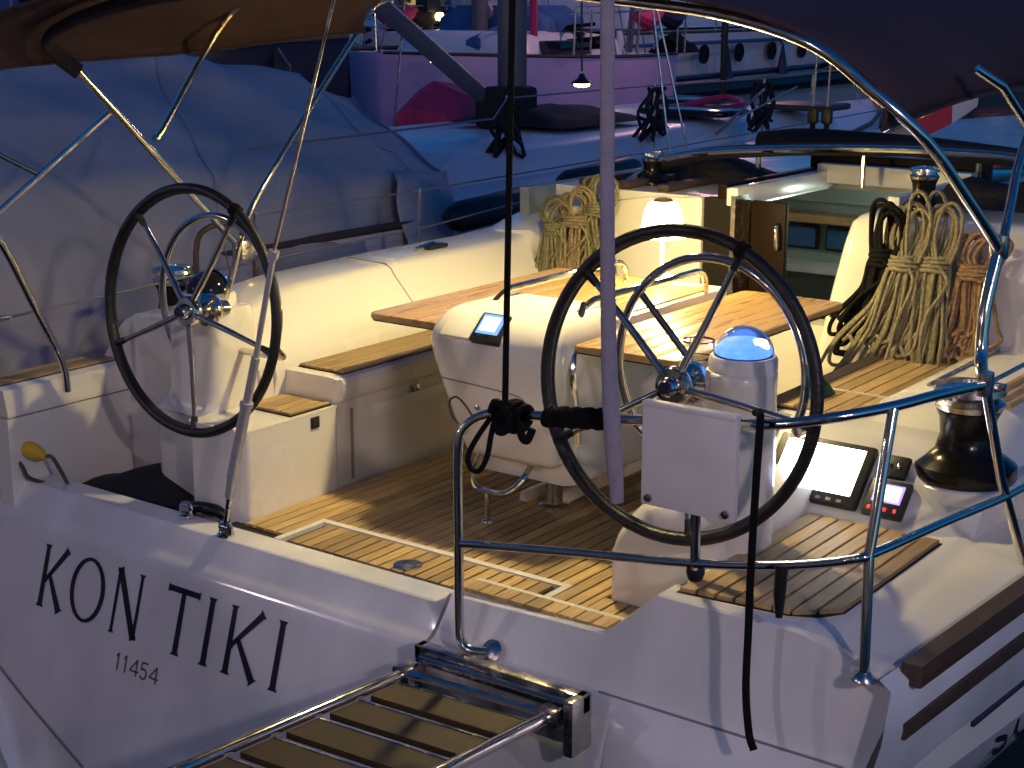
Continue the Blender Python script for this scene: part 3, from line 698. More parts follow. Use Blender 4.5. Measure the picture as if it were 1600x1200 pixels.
# cabin interior
it = MB(); it.box(-1.2, 1.0, 4.2, 4.25, -.6, .84); it.box(-1.25, -1.2, 2.5, 4.2, -.6, .84); it.box(.95, 1.0, 2.5, 4.2, -.6, .84); it.box(-1.2, 1.0, 2.5, 4.2, -.65, -.6)
it.build('cabin_lining', 'interior', Y, smooth=0)
MB().box(-1.2, .95, 4.05, 4.2, .56, .60).build('cabin_shelf', 'varnish', Y)
MB().box(-1.2, .95, 4.12, 4.2, .66, .80).build('cabin_locker', 'interior', Y)
MB().box(-1.2, .95, 4.04, 4.2, .30, .335).build('cabin_shelf', 'plate', Y)
for x in (-.64, -.42, .0):
    f = MB().rbox(x - .09, x + .09, 4.17, 4.199, .40, .53, r=.01).build('portlight', 'black', Y)
    MB().rbox(x - .075, x + .075, 4.160, 4.172, .415, .515, r=.004).build('pane', 'bluecover', f)
MB().box(-1.2, .95, 3.4, 4.2, -.1, .12).build('cabin_settee', 'dwood', Y)
cl = bpy.data.lights.new('cabin_light', 'POINT'); cl.energy = 2.2; cl.color = (.85, 1.0, .80); cl.shadow_soft_size = .06
clo = bpy.data.objects.new('cabin_light', cl); COL.objects.link(clo); clo.location = (.35, 3.7, .74); clo.parent = Y
MB().lathe([(0, 0), (.06, 0), (.05, -.02), (0, -.025)], (.35, 3.7, .838), 16).build('cabin_lamp', 'plate', Y)
# spray hood, folded down forward of the hatch, with its steel hoop
tb([(-1.02, 2.55, .70), (-.80, 2.60, .84), (-.62, 2.62, .97), (-.45, 2.62, 1.025), (-.15, 2.62, 1.060), (.3, 2.62, 1.09), (.7, 2.62, 1.10), (1.05, 2.62, 1.08), (1.25, 2.55, .95)], .015, k=5).build('sprayhood_hoop', 'steel', Y)
tb([(-.98, 2.72, .72), (-.62, 2.78, .97), (-.15, 2.8, 1.045), (.3, 2.8, 1.075), (.7, 2.8, 1.085), (1.1, 2.8, 1.06), (1.28, 2.7, .95)], .028, k=5).build('sprayhood_roll', 'canvasd', Y)
sh = MB(); sh.tube([(-.30, 3.0, 1.06), (-.1, 3.0, 1.08), (.2, 3.0, 1.085), (.5, 3.0, 1.075), (.9, 3.0, 1.055), (1.2, 3.0, 1.03)], [.05, .055, .048, .05, .04, .03], k=5, n=12, flat=.7); sh.build('sprayhood_bundle', 'blackcloth', Y)
for x in (-.3, .2, .7, 1.1): tb([(x, 3.0, .89), (x, 3.0, 1.05)], .012).build('sprayhood_stay', 'steel2', Y)
for x in (-.045, .02):
    bk = MB().rbox(x - .024, x + .024, 2.985, 3.015, 1.15, 1.225, r=.014, seg=3).build('pulley_block', 'black', Y)
    tb([(x, 3.0, 1.08), (x, 3.0, 1.16)], .012).build('block_strop', 'blackcloth', bk)
    tb([(x, 3.0, 1.22), (x - .03, 3.1, 1.9)], .004, n=6).build('halyard', 'web', bk)

# ---- table
tab = MB(); tab.loft([rr(-.14, .25, .74, 1.80, z, .04) for z in (.14, .18, .55, .598)])
tab = tab.build('table_console', 'gel', Y, smooth=50)
MB().rbox(-.125, .225, .98, 1.80, .598, .640, r=.012).build('table_top_tray', 'gel', tab)
for x0, x1 in ((-.10, .04), (.06, .20)): MB().rbox(x0, x1, 1.05, 1.70, .637, .647, r=.003).build('table_lid', 'varnish', tab)
def leaf(x0, x1):
    l = None; n = 5; w = (x1 - x0) / n
    base = MB().loft([rr(x0 + .004, x1 - .004, .706, 1.846, z, .03) for z in (.597, .607)]).build('table_leaf', 'dwood', Y)
    for i in range(n):
        a = x0 + i * w; e = .0006
        if i in (0, n - 1):
            rg = []
            for z, g in ((.602, .004), (.606, 0), (.621, 0), (.625, .004)):
                r_ = rr(a + g * (i == 0) + e, a + w - g * (i == n - 1) - e, .70 + g, 1.852 - g, z, .03, 4)
                # square off the inner corners
                q = []
                for v in r_:
                    inner = v.x > a + w / 2 if i == 0 else v.x < a + w / 2
                    if inner: v = Vector(((a + w - e) if i == 0 else (a + e), .70 + g if v.y < 1.2 else 1.852 - g, z))
                    q.append(v)
                rg.append(q)
            MB().loft(rg).build('board', 'varnish', base)
        else: MB().rbox(a + e, a + w - e, .70, 1.852, .602, .625, r=.003).build('board', 'varnish', base)
leaf(-.578, -.150); leaf(.262, .668)
# pod at the aft end of the table
rg = []
for z, x0, x1, y0, y1, r_ in ((.205, -.135, .205, .69, .90, .03), (.225, -.15, .22, .675, .92, .045), (.40, -.195, .255, .63, .95, .055), (.55, -.232, .285, .598, .97, .06), (.600, -.240, .292, .597, .98, .06), (.635, -.235, .290, .612, .985, .06), (.668, -.22, .278, .64, .985, .055), (.690, -.20, .262, .672, .985, .05), (.700, -.175, .24, .70, .985, .045)):
    rg.append(rr(x0, x1, y0, y1, z, r_, 6))
pod = MB().loft(rg).build('table_pod', 'gel', Y, smooth=70)
dl = Vector((0, .075, .070)).normalized(); nr = Vector((0, -dl.z, dl.y))
mt = Matrix(((1, 0, 0, 0), (0, dl.y, nr.y, .603), (0, dl.z, nr.z, .622), (0, 0, 0, 1)))
MB().rbox(-.165, -.045, -.012, .085, -.01, .012, r=.006, mtx=mt).build('instrument_cover', 'gel', pod)
it_ = MB().rbox(-.040, .072, -.016, .095, -.01, .016, r=.006, mtx=mt).build('instrument', 'black', Y)
MB().rbox(-.028, .060, .012, .088, .0155, .0175, r=.0008, mtx=mt).build('screen', 'scrB', it_)
MB().rbox(-.020, .045, .022, .078, .0175, .0183, r=.0003, mtx=mt).build('screen_page', 'scrBw', it_)
for i in range(4): MB().rbox(-.014 + i * .013, -.008 + i * .013, .000, .006, .0155, .0165, r=.0003, mtx=mt).build('key', 'steel2', it_)
# door panel on the pod's aft face
def podface(x, z): return (x, .69 - .095 * (z - .205) / .35 - .004, z)
dp = MB(); 
dp.tube([podface(*p) for p in ((-.19, .47), (.02, .46), (.13, .45), (.155, .42), (.165, .3), (.17, .215))], .0028, n=6, k=3); dp.build('pod_door_seam', 'seal', pod)
MB().lathe([(0, 0), (.013, 0), (.012, .006), (0, .008)], podface(-.045, .385), 14, axis=(0, -1, .3)).build('pod_lock', 'steel2', pod)
tb([(-.06, .80, .02), (-.06, .80, .22)], .010)
for x, yy, r_ in ((.075, .90, .030),):
    lg = MB().lathe([(0, 0), (.055, 0), (.055, .008), (r_, .014), (r_, .215), (0, .215)], (x, yy, 0), 24).build('table_leg', 'steel', Y, smooth=40)
MB().tube([(.10, .76, .215), (.10, .68, .15), (.06, .64, .11), (-.02, .635, .105), (-.07, .65, .11), (-.11, .70, .15), (-.11, .76, .215)], .011, k=4).build('foot_rail', 'steel', Y)
MB().lathe([(0, 0), (.022, 0), (.02, .006), (.011, .008), (.011, .105), (0, .105)], (-.01, .637, 0), 16).build('foot_rail_post', 'steel', Y)
def grab(x):
    tb([(x, .80, .655), (x, .83, .69), (x, .90, .722), (x, 1.0, .727), (x, 1.5, .727), (x, 1.60, .722), (x, 1.64, .69), (x, 1.645, .64)], .0115, k=4).build('table_rail', 'steel', Y)
grab(-.125); grab(.215)
tb([(.292, .72, .30), (.297, .70, .42), (.295, .68, .555), (.26, .76, .665), (.215, .86, .72)], .0115, k=4).build('table_rail', 'steel', Y)
for yy in (.90, 1.5): MB().rbox(.252, .275, yy, yy + .03, .50, .59, r=.004).build('leaf_bracket', 'steel2', tab)

# ---- pushpit, starboard
pp = tb([(.545, -.085, -.062), (.50, -.10, -.062), (.470, -.10, -.045), (.462, -.10, .0), (.462, -.10, .25), (.462, -.10, .50), (.475, -.088, .565), (.525, -.07, .603), (.60, -.06, .615), (.92, -.052, .654), (1.20, -.050, .690), (1.36, -.045, .712), (1.48, -.01, .738), (1.58, .10, .757), (1.635, .27, .762), (1.66, .50, .742)], .0135, k=5, n=12).build('pushpit', 'steel', Y, smooth=60)
MB().lathe([(0, 0), (.032, 0), (.032, .005), (.018, .009), (0, .009)], (.545, -.062, -.066), 18, axis=(0, -1, .7)).build('rail_flange', 'steel2', pp)
tb([(.462, -.10, .240), (.80, -.082, .285), (1.17, -.06, .330), (1.40, -.045, .372), (1.55, -.04, .415), (1.61, -.02, .440), (1.66, .25, .445), (1.70, .75, .420), (1.74, 1.3, .45)], .0115, k=5, n=12).build('lower_rail', 'steel', pp, smooth=60)
tb([(1.612, -.065, .135), (1.612, -.062, .45), (1.605, .13, .76)], .0125); 
tb([(1.622, -.06, .140), (1.600, .105, .755)], .0125); tb([(1.615, -.055, .135), (1.603, .02, .44), (1.592, .105, .755)], .0128)
tb([(1.618, -.045, .135), (1.606, -.028, .44), (1.59, .10, .755)], .0128, n=12).build('stanchion', 'steel', pp, smooth=60)
MB().lathe([(0, 0), (.03, 0), (.028, .008), (.016, .02), (0, .02)], (1.618, -.045, .14), 18).build('rail_flange', 'steel2', pp)
tb([(1.66, .50, .745), (1.685, .60, .48), (1.71, .80, .16)], .0128, n=12).build('stanchion', 'steel', pp, smooth=60)
MB().lathe([(0, -.03), (.02, -.03), (.022, 0), (.02, .03), (0, .03)], (1.66, .50, .745), 16).build('rail_clamp', 'steel2', pp)
tb([(1.605, .69, 1.06), (1.60, .63, .90), (1.61, .60, .775), (1.655, .51, .745)], .0165, k=3, n=12).build('bimini_post', 'steel', Y, smooth=60)
tb([(1.66, .50, .742), (1.75, 1.1, .80), (1.9, 2.5, .86)], .006, n=8).build('lifeline', 'steel2', Y)
# white board clamped to the rails
bd = MB().rbox(1.035, 1.293, -.100, -.078, .468, .722, r=.005).build('rail_board', 'plate', Y)
MB().rbox(1.035, 1.293, -.103, -.075, .718, .732, r=.004).build('board_cap', 'plate', bd)
for x, z in ((1.058, .488), (1.272, .488)): MB().lathe([(0, 0), (.011, 0), (.010, .006), (0, .008)], (x, -.100, z), 12, axis=(0, -1, 0)).build('bolt', 'steel2', bd)
tb([(1.17, -.06, .47), (1.17, -.058, .30)], .0125).build('board_leg', 'steel', bd)
MB().lathe([(0, -.035), (.018, -.03), (.024, -.01), (.022, .0), (0, .0)], (1.172, -.058, .318), 16).build('leg_foot', 'black', bd)
MB().tube([(1.40, -.050, .375), (1.40, -.056, .30), (1.40, -.054, .245)], [.016, .015, .009], n=12).build('rail_clip', 'black', pp)

# ---- pushpit, port
ppp = tb([(-1.53, -.15, .93), (-1.55, -.06, .87), (-1.55, .05, .64), (-1.555, .155, .42), (-1.57, .18, .30)], .0135, k=3).build('pushpit', 'steel', Y, smooth=60)
tb([(-1.60, .0, .60), (-1.60, .9, .63), (-1.75, 2.43, .62), (-1.9, 5, .72)], .0045, n=6).build('lifeline', 'wire', ppp)
tb([(-1.60, -.02, .60), (-1.66, -.5, .58)], .010).build('lower_rail', 'steel', ppp)
for yy in (1.35, 2.43, 4.6):
    tb([(-1.80, yy, .33), (-1.80, yy, .62), (-1.79, yy, .80)], .011).build('stanchion', 'steel', Y)
tb([(-1.79, 1.35, .79), (-1.79, 2.43, .79), (-1.88, 4.6, .80), (-1.7, 8, .9)], .004, n=6).build('lifeline', 'wire', Y)
tb([(-1.62, .88, .30), (-1.66, .90, .70), (-1.63, .95, .80), (-1.56, 1.05, .80), (-1.54, 1.1, .70), (-1.54, 1.1, .5)], .012, k=4).build('deck_hoop', 'rubwood', Y)

# ---- bimini
cs = [(-1.42, 1.44), (-1.435, 1.475), (-1.41, 1.525), (-1.32, 1.58), (-1.12, 1.645), (-.85, 1.69), (-.5, 1.73), (0, 1.75), (.5, 1.73), (.85, 1.69), (1.08, 1.648), (1.27, 1.575), (1.40, 1.48), (1.425, 1.42), (1.42, 1.375)]
rows = []
for i, t in enumerate((0, .08, .2, .35, .5, .65, .8, .93, 1)):
    row = []
    for j, (x, z) in enumerate(cs):
        u = (x + 1.42) / 2.84
        y0 = -.32 + .66 * u; y1 = 1.66 + .25 * u
        sag = -.018 * math.sin(math.pi * t) * (1 - abs(2 * u - 1)) + .006 * math.sin(9 * t + 5 * u)
        lift = .10 * t * (1 - u) + (.10 * t * u)
        row.append((x, y0 + (y1 - y0) * t, z + sag + lift))
    rows.append(row)
bim = MB().grid(rows).build('bimini_canopy', 'canvas', Y, smooth=80)
md = bim.modifiers.new('thick', 'SOLIDIFY'); md.thickness = .004
def hem(idx): return [rows[i][idx] for i in range(len(rows))]
tb(hem(0), .006, n=6, k=3).build('canopy_hem', 'canvas', bim); tb(hem(-1), .006, n=6, k=3).build('canopy_hem', 'canvas', bim)
tb(rows[0], .006, n=6, k=2).build('canopy_hem', 'canvas', bim)
tb([(.0, .12, 1.725), (-.5, .05, 1.705), (-.86, .0, 1.665), (-1.15, -.01, 1.605), (-1.30, .0, 1.545), (-1.325, .06, 1.49), (-1.305, .12, 1.44)], .030, k=5, n=10, flat=.6).build('bow_pocket', 'canvasd', bim)
tb([(-1.305, .115, 1.445), (-1.38, .53, 1.09), (-1.455, .95, .73)], .0135, n=12).build('bimini_leg', 'steel', bim)
tb([(-1.47, 1.0, .76), (-1.45, 1.02, .90), (-1.45, 1.65, 1.545), (-1.35, 1.75, 1.68), (-.8, 1.82, 1.80), (0, 1.86, 1.84)], .0125, n=12, k=3).build('bimini_leg', 'steel', bim)
tb([(-1.385, .49, 1.195), (-1.385, .53, 1.22), (-1.36, .78, 1.55), (-1.25, .85, 1.69)], .0115, k=3).build('bimini_strut', 'steel', bim)
tb([(-1.345, .29, 1.31), (-1.45, .05, 1.10), (-1.52, -.16, .93)], .0115).build('bimini_strut', 'steel', bim)
tb([(-1.45, .03, 1.105), (-1.50, -.13, 1.20)], .010).build('bimini_strut', 'steel', bim)
tb([(0, .12, 1.725), (.40, .22, 1.70), (.76, .28, 1.664), (1.02, .30, 1.63), (1.25, .30, 1.563), (1.39, .33, 1.46), (1.505, .40, 1.345), (1.565, .53, 1.20), (1.60, .66, 1.075), (1.605, .695, 1.04)], .0145, k=5, n=12).build('bimini_bow', 'steel', bim, smooth=60)
tb([(1.605, .70, 1.05), (1.575, .84, 1.16), (1.55, .98, 1.29), (1.5, 1.5, 1.70)], .0125, n=12, k=3).build('bimini_leg', 'steel', bim)
tb([(1.50, .72, 1.50), (1.55, .78, 1.455), (1.56, 1.0, 1.325), (1.57, 1.3, 1.14)], .0115, n=12).build('bimini_strut', 'steel', bim)
MB().lathe([(0, -.03), (.022, -.03), (.026, 0), (.022, .03), (0, .03)], (1.604, .69, 1.06), 16).build('bow_hinge', 'steel2', bim)
MB().rbox(-1.49, -1.43, .93, 1.02, .68, .77, r=.01).build('bow_hinge', 'steel2', bim)

# cockpit light under the bimini: a recessed downlight whose rim cuts it off sideways
cl_ = MB().lathe([(.105, .0), (.105, -.060), (.098, -.065), (.094, -.060), (.085, -.010), (0, -.010)], (.08, 1.02, 1.772), 32).build('cockpit_light', 'black', bim)
MB().lathe([(0, -.0105), (.058, -.0105), (.056, -.016), (0, -.018)], (.08, 1.02, 1.772), 24).build('bulb', 'cockE', bim)

# ================================================================== LOOSE THINGS ON BOARD
# table lamp
L = thing('table_lamp', (.02, 1.66, .647), 'small lit table lamp with a glowing white bell shade on the cockpit table', 'lamp')
MB().lathe([(0, 0), (.040, 0), (.040, .012), (.032, .04), (.018, .048), (.008, .052), (.007, .20), (0, .20)], (.02, 1.66, .647), 24).build('base', 'plate', L)
sh_ = [(.082, .176), (.080, .20), (.074, .238), (.066, .275), (.055, .298), (.040, .308)]
MB().lathe(sh_, (.02, 1.66, .647), 32).build('lamp_shade', 'lampE', L, smooth=60)
MB().lathe([(.041, .306), (.030, .318), (.012, .322), (0, .322)], (.02, 1.66, .647), 24).build('lamp_cap', 'rubwood', L, smooth=60)

# rope hanks
def hank(name, label, top, H, n, width, m, lean=(0, 0), r=.0075, seed=1, group='rope hanks hung on the cabin bulkhead', eye=.10, wrap=.27, wd=1.0):
    rnd = random.Random(seed); T = Vector(top); b = MB()
    def at(u, v, d=0): return Vector((T.x + u + lean[0] * v * v, T.y - .012 + d + lean[1] * v, T.z - H * v))
    for i in range(n):                     # long loops below the wraps
        a0 = (i / (n - 1) - .5); a0 += rnd.uniform(-.06, .06); sp = width * (.75 + .6 * rnd.random()); dpt = -.010 - .028 * rnd.random()
        lo = .76 + .34 * rnd.random()**1.3; w = .2 + .75 * rnd.random()
        c = a0 * sp
        b.tube([at(a0 * .05 * wd, wrap - .03, dpt * .5), at(a0 * .07 * wd, wrap + .05, dpt), at(c * .62 - w * .012, .55, dpt + .01 * rnd.random()), at(c - w * .045, .80, dpt), at(c - w * .03, lo - .02, dpt - .004), at(c + w * .01, lo + .02, dpt - .008),
                at(c + w * .055, lo - .03, dpt - .012), at(c * .8 + w * .05, .70, dpt - .012), at(a0 * .07 * wd + .006, wrap + .08, dpt - .01), at(a0 * .05 * wd + .004, wrap - .02, dpt * .5 - .006)], r, n=7, k=4)
    for k in range(4):                     # wraps
        v = wrap + (k - 1.5) * r * 2.1 / H; e = (.034 + .004 * rnd.random()) * wd
        b.tube([at(e * math.cos(R(q)), v + .012 * math.sin(R(q * 2 + 40 * k)) * .5, -.022 + .030 * math.sin(R(q))) for q in range(0, 360, 30)], r * 1.05, n=7, closed=True)
    for k in range(6):                     # eye loops above the wraps
        o_ = (k - 2.5) * .010 * wd; d = -.008 - .008 * k; h = eye * (.85 + .3 * rnd.random()) / H
        g_ = wd * rnd.uniform(.8, 1.15); tw = rnd.uniform(-.018, .018)
        b.tube([at(-.018 * g_ + o_, wrap - .02, d), at(-.034 * g_ + o_, wrap - h * 1.0, d), at((-.02 * g_ + o_ + tw), wrap - h * 2.0, d - .006), at(.008 * g_ + o_ + tw, wrap - h * 2.25, d - .01), at(.034 * g_ + o_ + tw, wrap - h * 1.8, d - .008), at(.03 * g_ + o_, wrap - h * .9, d), at(.016 * g_ + o_, wrap - .02, d)], r, n=7, k=4)
    # loose tail
    q = rnd.uniform(-.5, .5) * width
    b.tube([at(.02 * wd, wrap + .02, -.05), at(.045 * wd, wrap + .12, -.06), at(q * .8, .62, -.055), at(q * 1.2, .80 + .1 * rnd.random(), -.06), at(q * 1.1 + .015, .93, -.05)], r, n=7, k=4)
    o = b.build(name, m, None, smooth=80, loc=T)
    return tag(o, label, 'rope', group)
G1 = 'rope hanks hung on the cabin bulkhead'
hank('rope_hank', 'thin black rope hank, darkest of those on the cream bulkhead beside the companionway', (.70, 2.15, .875), .44, 11, .09, 'blackrope', (-.14, -.05), .0085, 3, eye=.085, wd=1.25)
hank('rope_hank', 'thick beige green rope hank right beside the black hank on the bulkhead', (.795, 2.15, .895), .55, 13, .17, 'ropeA', (-.15, -.12), .0072, 5, wd=1.55)
hank('rope_hank', 'beige green rope hank hanging between its thicker twin and the brown hank', (.905, 2.15, .895), .52, 11, .15, 'ropeA', (-.03, -.11), .0072, 8, wd=1.45)
hank('rope_hank', 'brown tan frayed rope hank on the bulkhead next to the steel bimini post', (1.06, 2.15, .955), .57, 15, .17, 'ropeD', (-.06, -.07), .0074, 12, eye=.06, wrap=.38, wd=1.8)
hank('rope_hank', 'olive green rope hank, lowest of those hung over the port coaming beyond the table', (-.895, 2.32, .810), .39, 13, .15, 'ropeC', (-.04, -.03), .0066, 21, G1, .055, wd=1.6)
hank('rope_hank', 'pale tan rope hank hung behind the table between olive hank and white strap', (-.780, 2.32, .860), .43, 14, .16, 'ropeB', (-.04, -.03), .0066, 25, G1, .06, wd=1.8)
hank('rope_hank', 'loose olive tan rope hank nearest the glowing lamp, half behind the white strap', (-.665, 2.32, .915), .42, 13, .15, 'ropeC', (.0, -.03), .0066, 29, G1, .06, wd=1.8)

# black line down to the pushpit, knotted and wrapped around the rail
K = thing('tied_line', (.612, -.075, .60), 'tight black rope coming down to a fat knot wrapped round the steel stern rail', 'rope')
tb([(.66, -.085, 2.9), (.634, -.088, 1.67), (.612, -.09, .66)], .0085, n=8).build('standing_part', 'blackrope', K)
b = MB()
for k in range(6):
    c = Vector((.585 + k * .014, -.066, .612 + k * .0015)); ax = Vector((1, .04, .10 + .25 * math.sin(k * 2.1))).normalized()
    q = Vector((0, 0, 1)).rotation_difference(ax).to_matrix(); rad = .027 + .012 * math.sin(math.pi * k / 5)
    b.tube([c + q @ Vector((rad * math.cos(R(a)), rad * math.sin(R(a)), .006 * math.sin(R(a)))) for a in range(0, 360, 24)], .0095, n=8, closed=True)
b.tube([(.575, -.10, .63), (.60, -.115, .66), (.63, -.118, .645), (.645, -.115, .61), (.62, -.118, .585), (.59, -.11, .60)], .012, n=8, k=4, closed=False)
b.tube([(.655, -.09, .61), (.675, -.10, .575), (.69, -.098, .57), (.70, -.09, .60)], .011, n=8, k=4)
b.build('knot', 'blackrope', K)
b = MB()
for seg, (x0, n) in enumerate(((.725, 8), (.80, 11))):
    for k in range(n):
        x = x0 + k * .0105; z = .612 + (x - .6) * .122 + .003; wob = .002 * math.sin(k * 1.7)
        b.tube([(x + .003 * math.sin(R(a)), -.058 + (.0225 + wob) * math.cos(R(a)), z + (.0225 + wob) * math.sin(R(a))) for a in range(0, 360, 30)], .0068, n=7, closed=True)
b.build('rail_wrapping', 'blackrope', K)
tb([(.575, -.10, .615), (.535, -.115, .55), (.512, -.12, .50), (.522, -.12, .468), (.55, -.12, .468), (.575, -.12, .51), (.585, -.115, .57), (.59, -.105, .61)], .0075, n=8, k=5).build('loop', 'blackrope', K)
tb([(.505, -.09, .60), (.49, -.1, .63), (.46, -.1, .65), (.435, -.1, .635), (.44, -.1, .60), (.465, -.1, .575)], .0028, n=6, k=4).build('thin_lashing', 'rubwood', K)

# hanging strap in front of the wheel
b = tb([(.915, -.125, 2.7), (.932, -.122, 1.67), (.938, -.120, 1.2), (.946, -.118, .90), (.955, -.114, .70), (.967, -.112, .56), (.974, -.110, .462)], [.0175, .0175, .018, .019, .022, .021, .017], n=14, k=4, flat=.75)
o = b.build('hanging_strap', 'web', None, smooth=60, loc=(.97, -.11, .46)); tag(o, 'pale padded strap hanging straight down in front of the right wheel and rail', 'strap')
# loose black line over the rail
o = tb([(1.315, -.052, .735), (1.338, -.075, .742), (1.352, -.098, .72), (1.352, -.105, .60), (1.350, -.11, .40), (1.352, -.115, .22), (1.362, -.135, .08), (1.385, -.155, -.02), (1.405, -.165, -.055)], .0095, n=8, k=5).build('loose_line', 'blackrope', None, smooth=60, loc=(1.35, -.1, .2))
tag(o, 'loose black rope end hanging from the stern rail beside the white board', 'rope')
# black bag in the well
b = MB(); rows = []
for i in range(15):
    row = []
    for j in range(11):
        u = i / 14 * 2 - 1; v = j / 10 * 2 - 1; e = max(0, 1 - abs(u) ** 2.4) * max(0, 1 - abs(v) ** 2.4)
        z = -.138 + (.14 + .06 * math.exp(-((u + .1) ** 2) / .05)) * e ** .5 + .012 * math.sin(7 * u + 3 * v) * e
        row.append((-1.22 + .40 * u + .02 * math.sin(4 * v), .27 + .16 * v, z))
    rows.append(row)
o = b.grid(rows).build('duffel_bag', 'blackcloth', None, smooth=60, loc=(-1.16, .29, -.138)); tag(o, 'crumpled black bag slumped in the stern well behind the transom', 'bag')
o = tb([(-1.0, .17, -.06), (-.92, .14, .0), (-.84, .13, .02), (-.78, .15, .015), (-.74, .18, -.02)], .020, n=8, k=4).build('black_hose', 'black', None, smooth=60, loc=(-.85, .14, 0)); tag(o, 'short dark hose lying at the right end of the black bag', 'hose')
# shore power plug and lead
Pw = thing('shore_power_lead', (-1.62, .10, .09), 'bright yellow shore power plug with black cable at the port quarter', 'power cable')
MB().lathe([(0, 0), (.026, 0), (.030, .012), (.030, .05), (.024, .085), (.014, .105), (.011, .12), (0, .12)], (-1.618, .02, .115), 20, axis=(.97, -.05, -.08)).build('plug', 'yellow', Pw, smooth=50)
tb([(-1.505, .015, .106), (-1.49, .035, .10), (-1.475, .05, .06), (-1.46, .07, .0), (-1.45, .12, -.13)], .0075, k=5, n=8).build('cable', 'rubwood', Pw)
tb([(-1.95, -.10, .10), (-1.75, -.05, .125), (-1.66, -.03, .115), (-1.60, -.015, .06), (-1.57, -.01, .02), (-1.53, .05, -.02), (-1.5, .12, -.12)], .0075, k=5, n=8).build('cable', 'rubwood', Pw)
# green cloth by the starboard pedestal
b = MB(); rows = []
for i in range(17):
    row = []
    for j in range(17):
        u = i / 16 * 2 - 1; v = j / 16 * 2 - 1; e = max(0, 1 - u * u) * max(0, 1 - v * v)
        row.append((.81 + .035 * u, 1.36 + .06 * v, .409 + .055 * e ** .6 + .010 * math.sin(7 * u + 4 * v) * e + .008 * math.sin(11 * v - 5 * u) * e))
    rows.append(row)
o = b.grid(rows).build('green_towel', 'green', None, smooth=60, loc=(.81, 1.36, .409)); tag(o, 'crumpled dark green cloth on the bench behind the lit compass pedestal', 'cloth')
# black cloth on the coachroof
def lump(name, c, rx, ry, h, m, label, cat, seed=0, group=None):
    rows = []; rd = random.Random(seed); ph = rd.random() * 6
    for i in range(13):
        row = []
        for j in range(9):
            u = i / 12 * 2 - 1; v = j / 8 * 2 - 1; e = max(0, 1 - abs(u) ** 3) * max(0, 1 - abs(v) ** 3)
            row.append((c[0] + rx * u, c[1] + ry * v, c[2] + h * e ** .5 * (1 + .25 * math.sin(5 * u + ph) + .12 * math.sin(9 * v + ph))))
        rows.append(row)
    o = MB().grid(rows).build(name, m, None, smooth=60, loc=c); return tag(o, label, cat, group)
lump('folded_cover', (-.50, 2.95, .886), .30, .16, .085, 'blackcloth', 'bunched black cover lying on the cabin roof left of the hatch', 'cover', 1)
lump('folded_cover', (.95, 2.75, .888), .30, .16, .10, 'blackcloth', 'bunched black cover on the cabin roof behind the steel bimini tube', 'cover', 2)

# ---- boarding gangway
D = Vector((-.06, -1.0, .03)).normalized()
GW = thing('boarding_gangway', (.60, -.16, -.14), 'stainless boarding gangway with wide brown slats hinged on the transom', 'gangway')
bf = MB(); bf.rbox(.352, .915, -.165, -.125, -.115, -.060, r=.006); bf.rbox(.352, .378, -.165, -.12, -.21, -.06, r=.004); bf.rbox(.885, .915, -.21, -.12, -.215, -.06, r=.006); bf.build('hinge_frame', 'steel2', GW)
MB().box(.38, .885, -.150, -.146, -.215, -.117).build('back_plate', 'backplate', GW)
tb([(.385, -.18, -.085), (.885, -.18, -.078)], .009).build('hinge_bar', 'steel', GW)
for x0, z0 in ((.350, -.135), (.845, -.115)):
    p0 = Vector((x0, -.19, z0)); p1 = p0 + D * 2.0
    tb([p0, p1], .0175, n=14).build('side_rail', 'steel', GW, smooth=60)
    MB().rbox(x0 - .03, x0 + .03, -.225, -.165, z0 - .025, z0 + .025, r=.008).build('hinge_lug', 'steel2', GW)
tb([Vector((.37, -.215, -.125)), Vector((.825, -.215, -.107))], .012, n=10).build('cross_bar', 'steel', GW)
for k in range(9):
    a = .035 + k * .150; c0 = Vector((.37, -.215, -.142)) + D * a; w = .455; up = Vector((w, 0, .018))
    sl = MB().prism([c0, c0 + up, c0 + up + D * .108, c0 + D * .108], (0, 0, -.018)).build('slat', 'gangwood', GW, smooth=0)
    MB().prism([c0 + D * -.003, c0 + up + D * -.003, c0 + up + D * .003, c0 + D * .003], (0, 0, .003)).build('slat_edge', 'steel2', sl, smooth=0)

# ================================================================== NEIGHBOURING BOATS
def boat_hull(par, x, y0, y1, hbm, zd, m, zk=-1.3, bow_fwd=True, deck='nwhite', plumb=False):
    rows = []; n = 12
    deckL, deckR = [], []
    for i in range(n + 1):
        t = i / n; y = y0 + (y1 - y0) * t
        w = hbm * (0.80 + .20 * math.sin(min(1, t * 2.2) * math.pi / 2)) * (1 - max(0, (t - .55) / .45) ** 2.2 * (.96 if not plumb else .02))
        z = zd + .10 * t * t
        rows.append([(x + w, y, z), (x + w * .97, y, zd * .3 + .05), (x + w * .85, y, -.6), (x + w * .4, y, zk), (x - w * .4, y, zk), (x - w * .85, y, -.6), (x - w * .97, y, zd * .3 + .05), (x - w, y, z)])
        deckR.append((x + w - .005, y, z - .02)); deckL.append((x - w + .005, y, z - .02))
    b = MB().grid(rows); b.f.append(tuple(range(8))); b.f.append(tuple(range(8 * n, 8 * n + 8)))
    b.build('hull', m, par, smooth=50)
    MB().grid([[a, ((a[0] + c[0]) / 2, a[1], a[2] + .05), c] for a, c in zip(deckL, deckR)]).build('deck', deck, par, smooth=50)
    MB().tube([(p[0], p[1], p[2] + .02) for p in deckR], .022, n=6).build('toe_rail', 'rubwood', par)
    return deckR, deckL
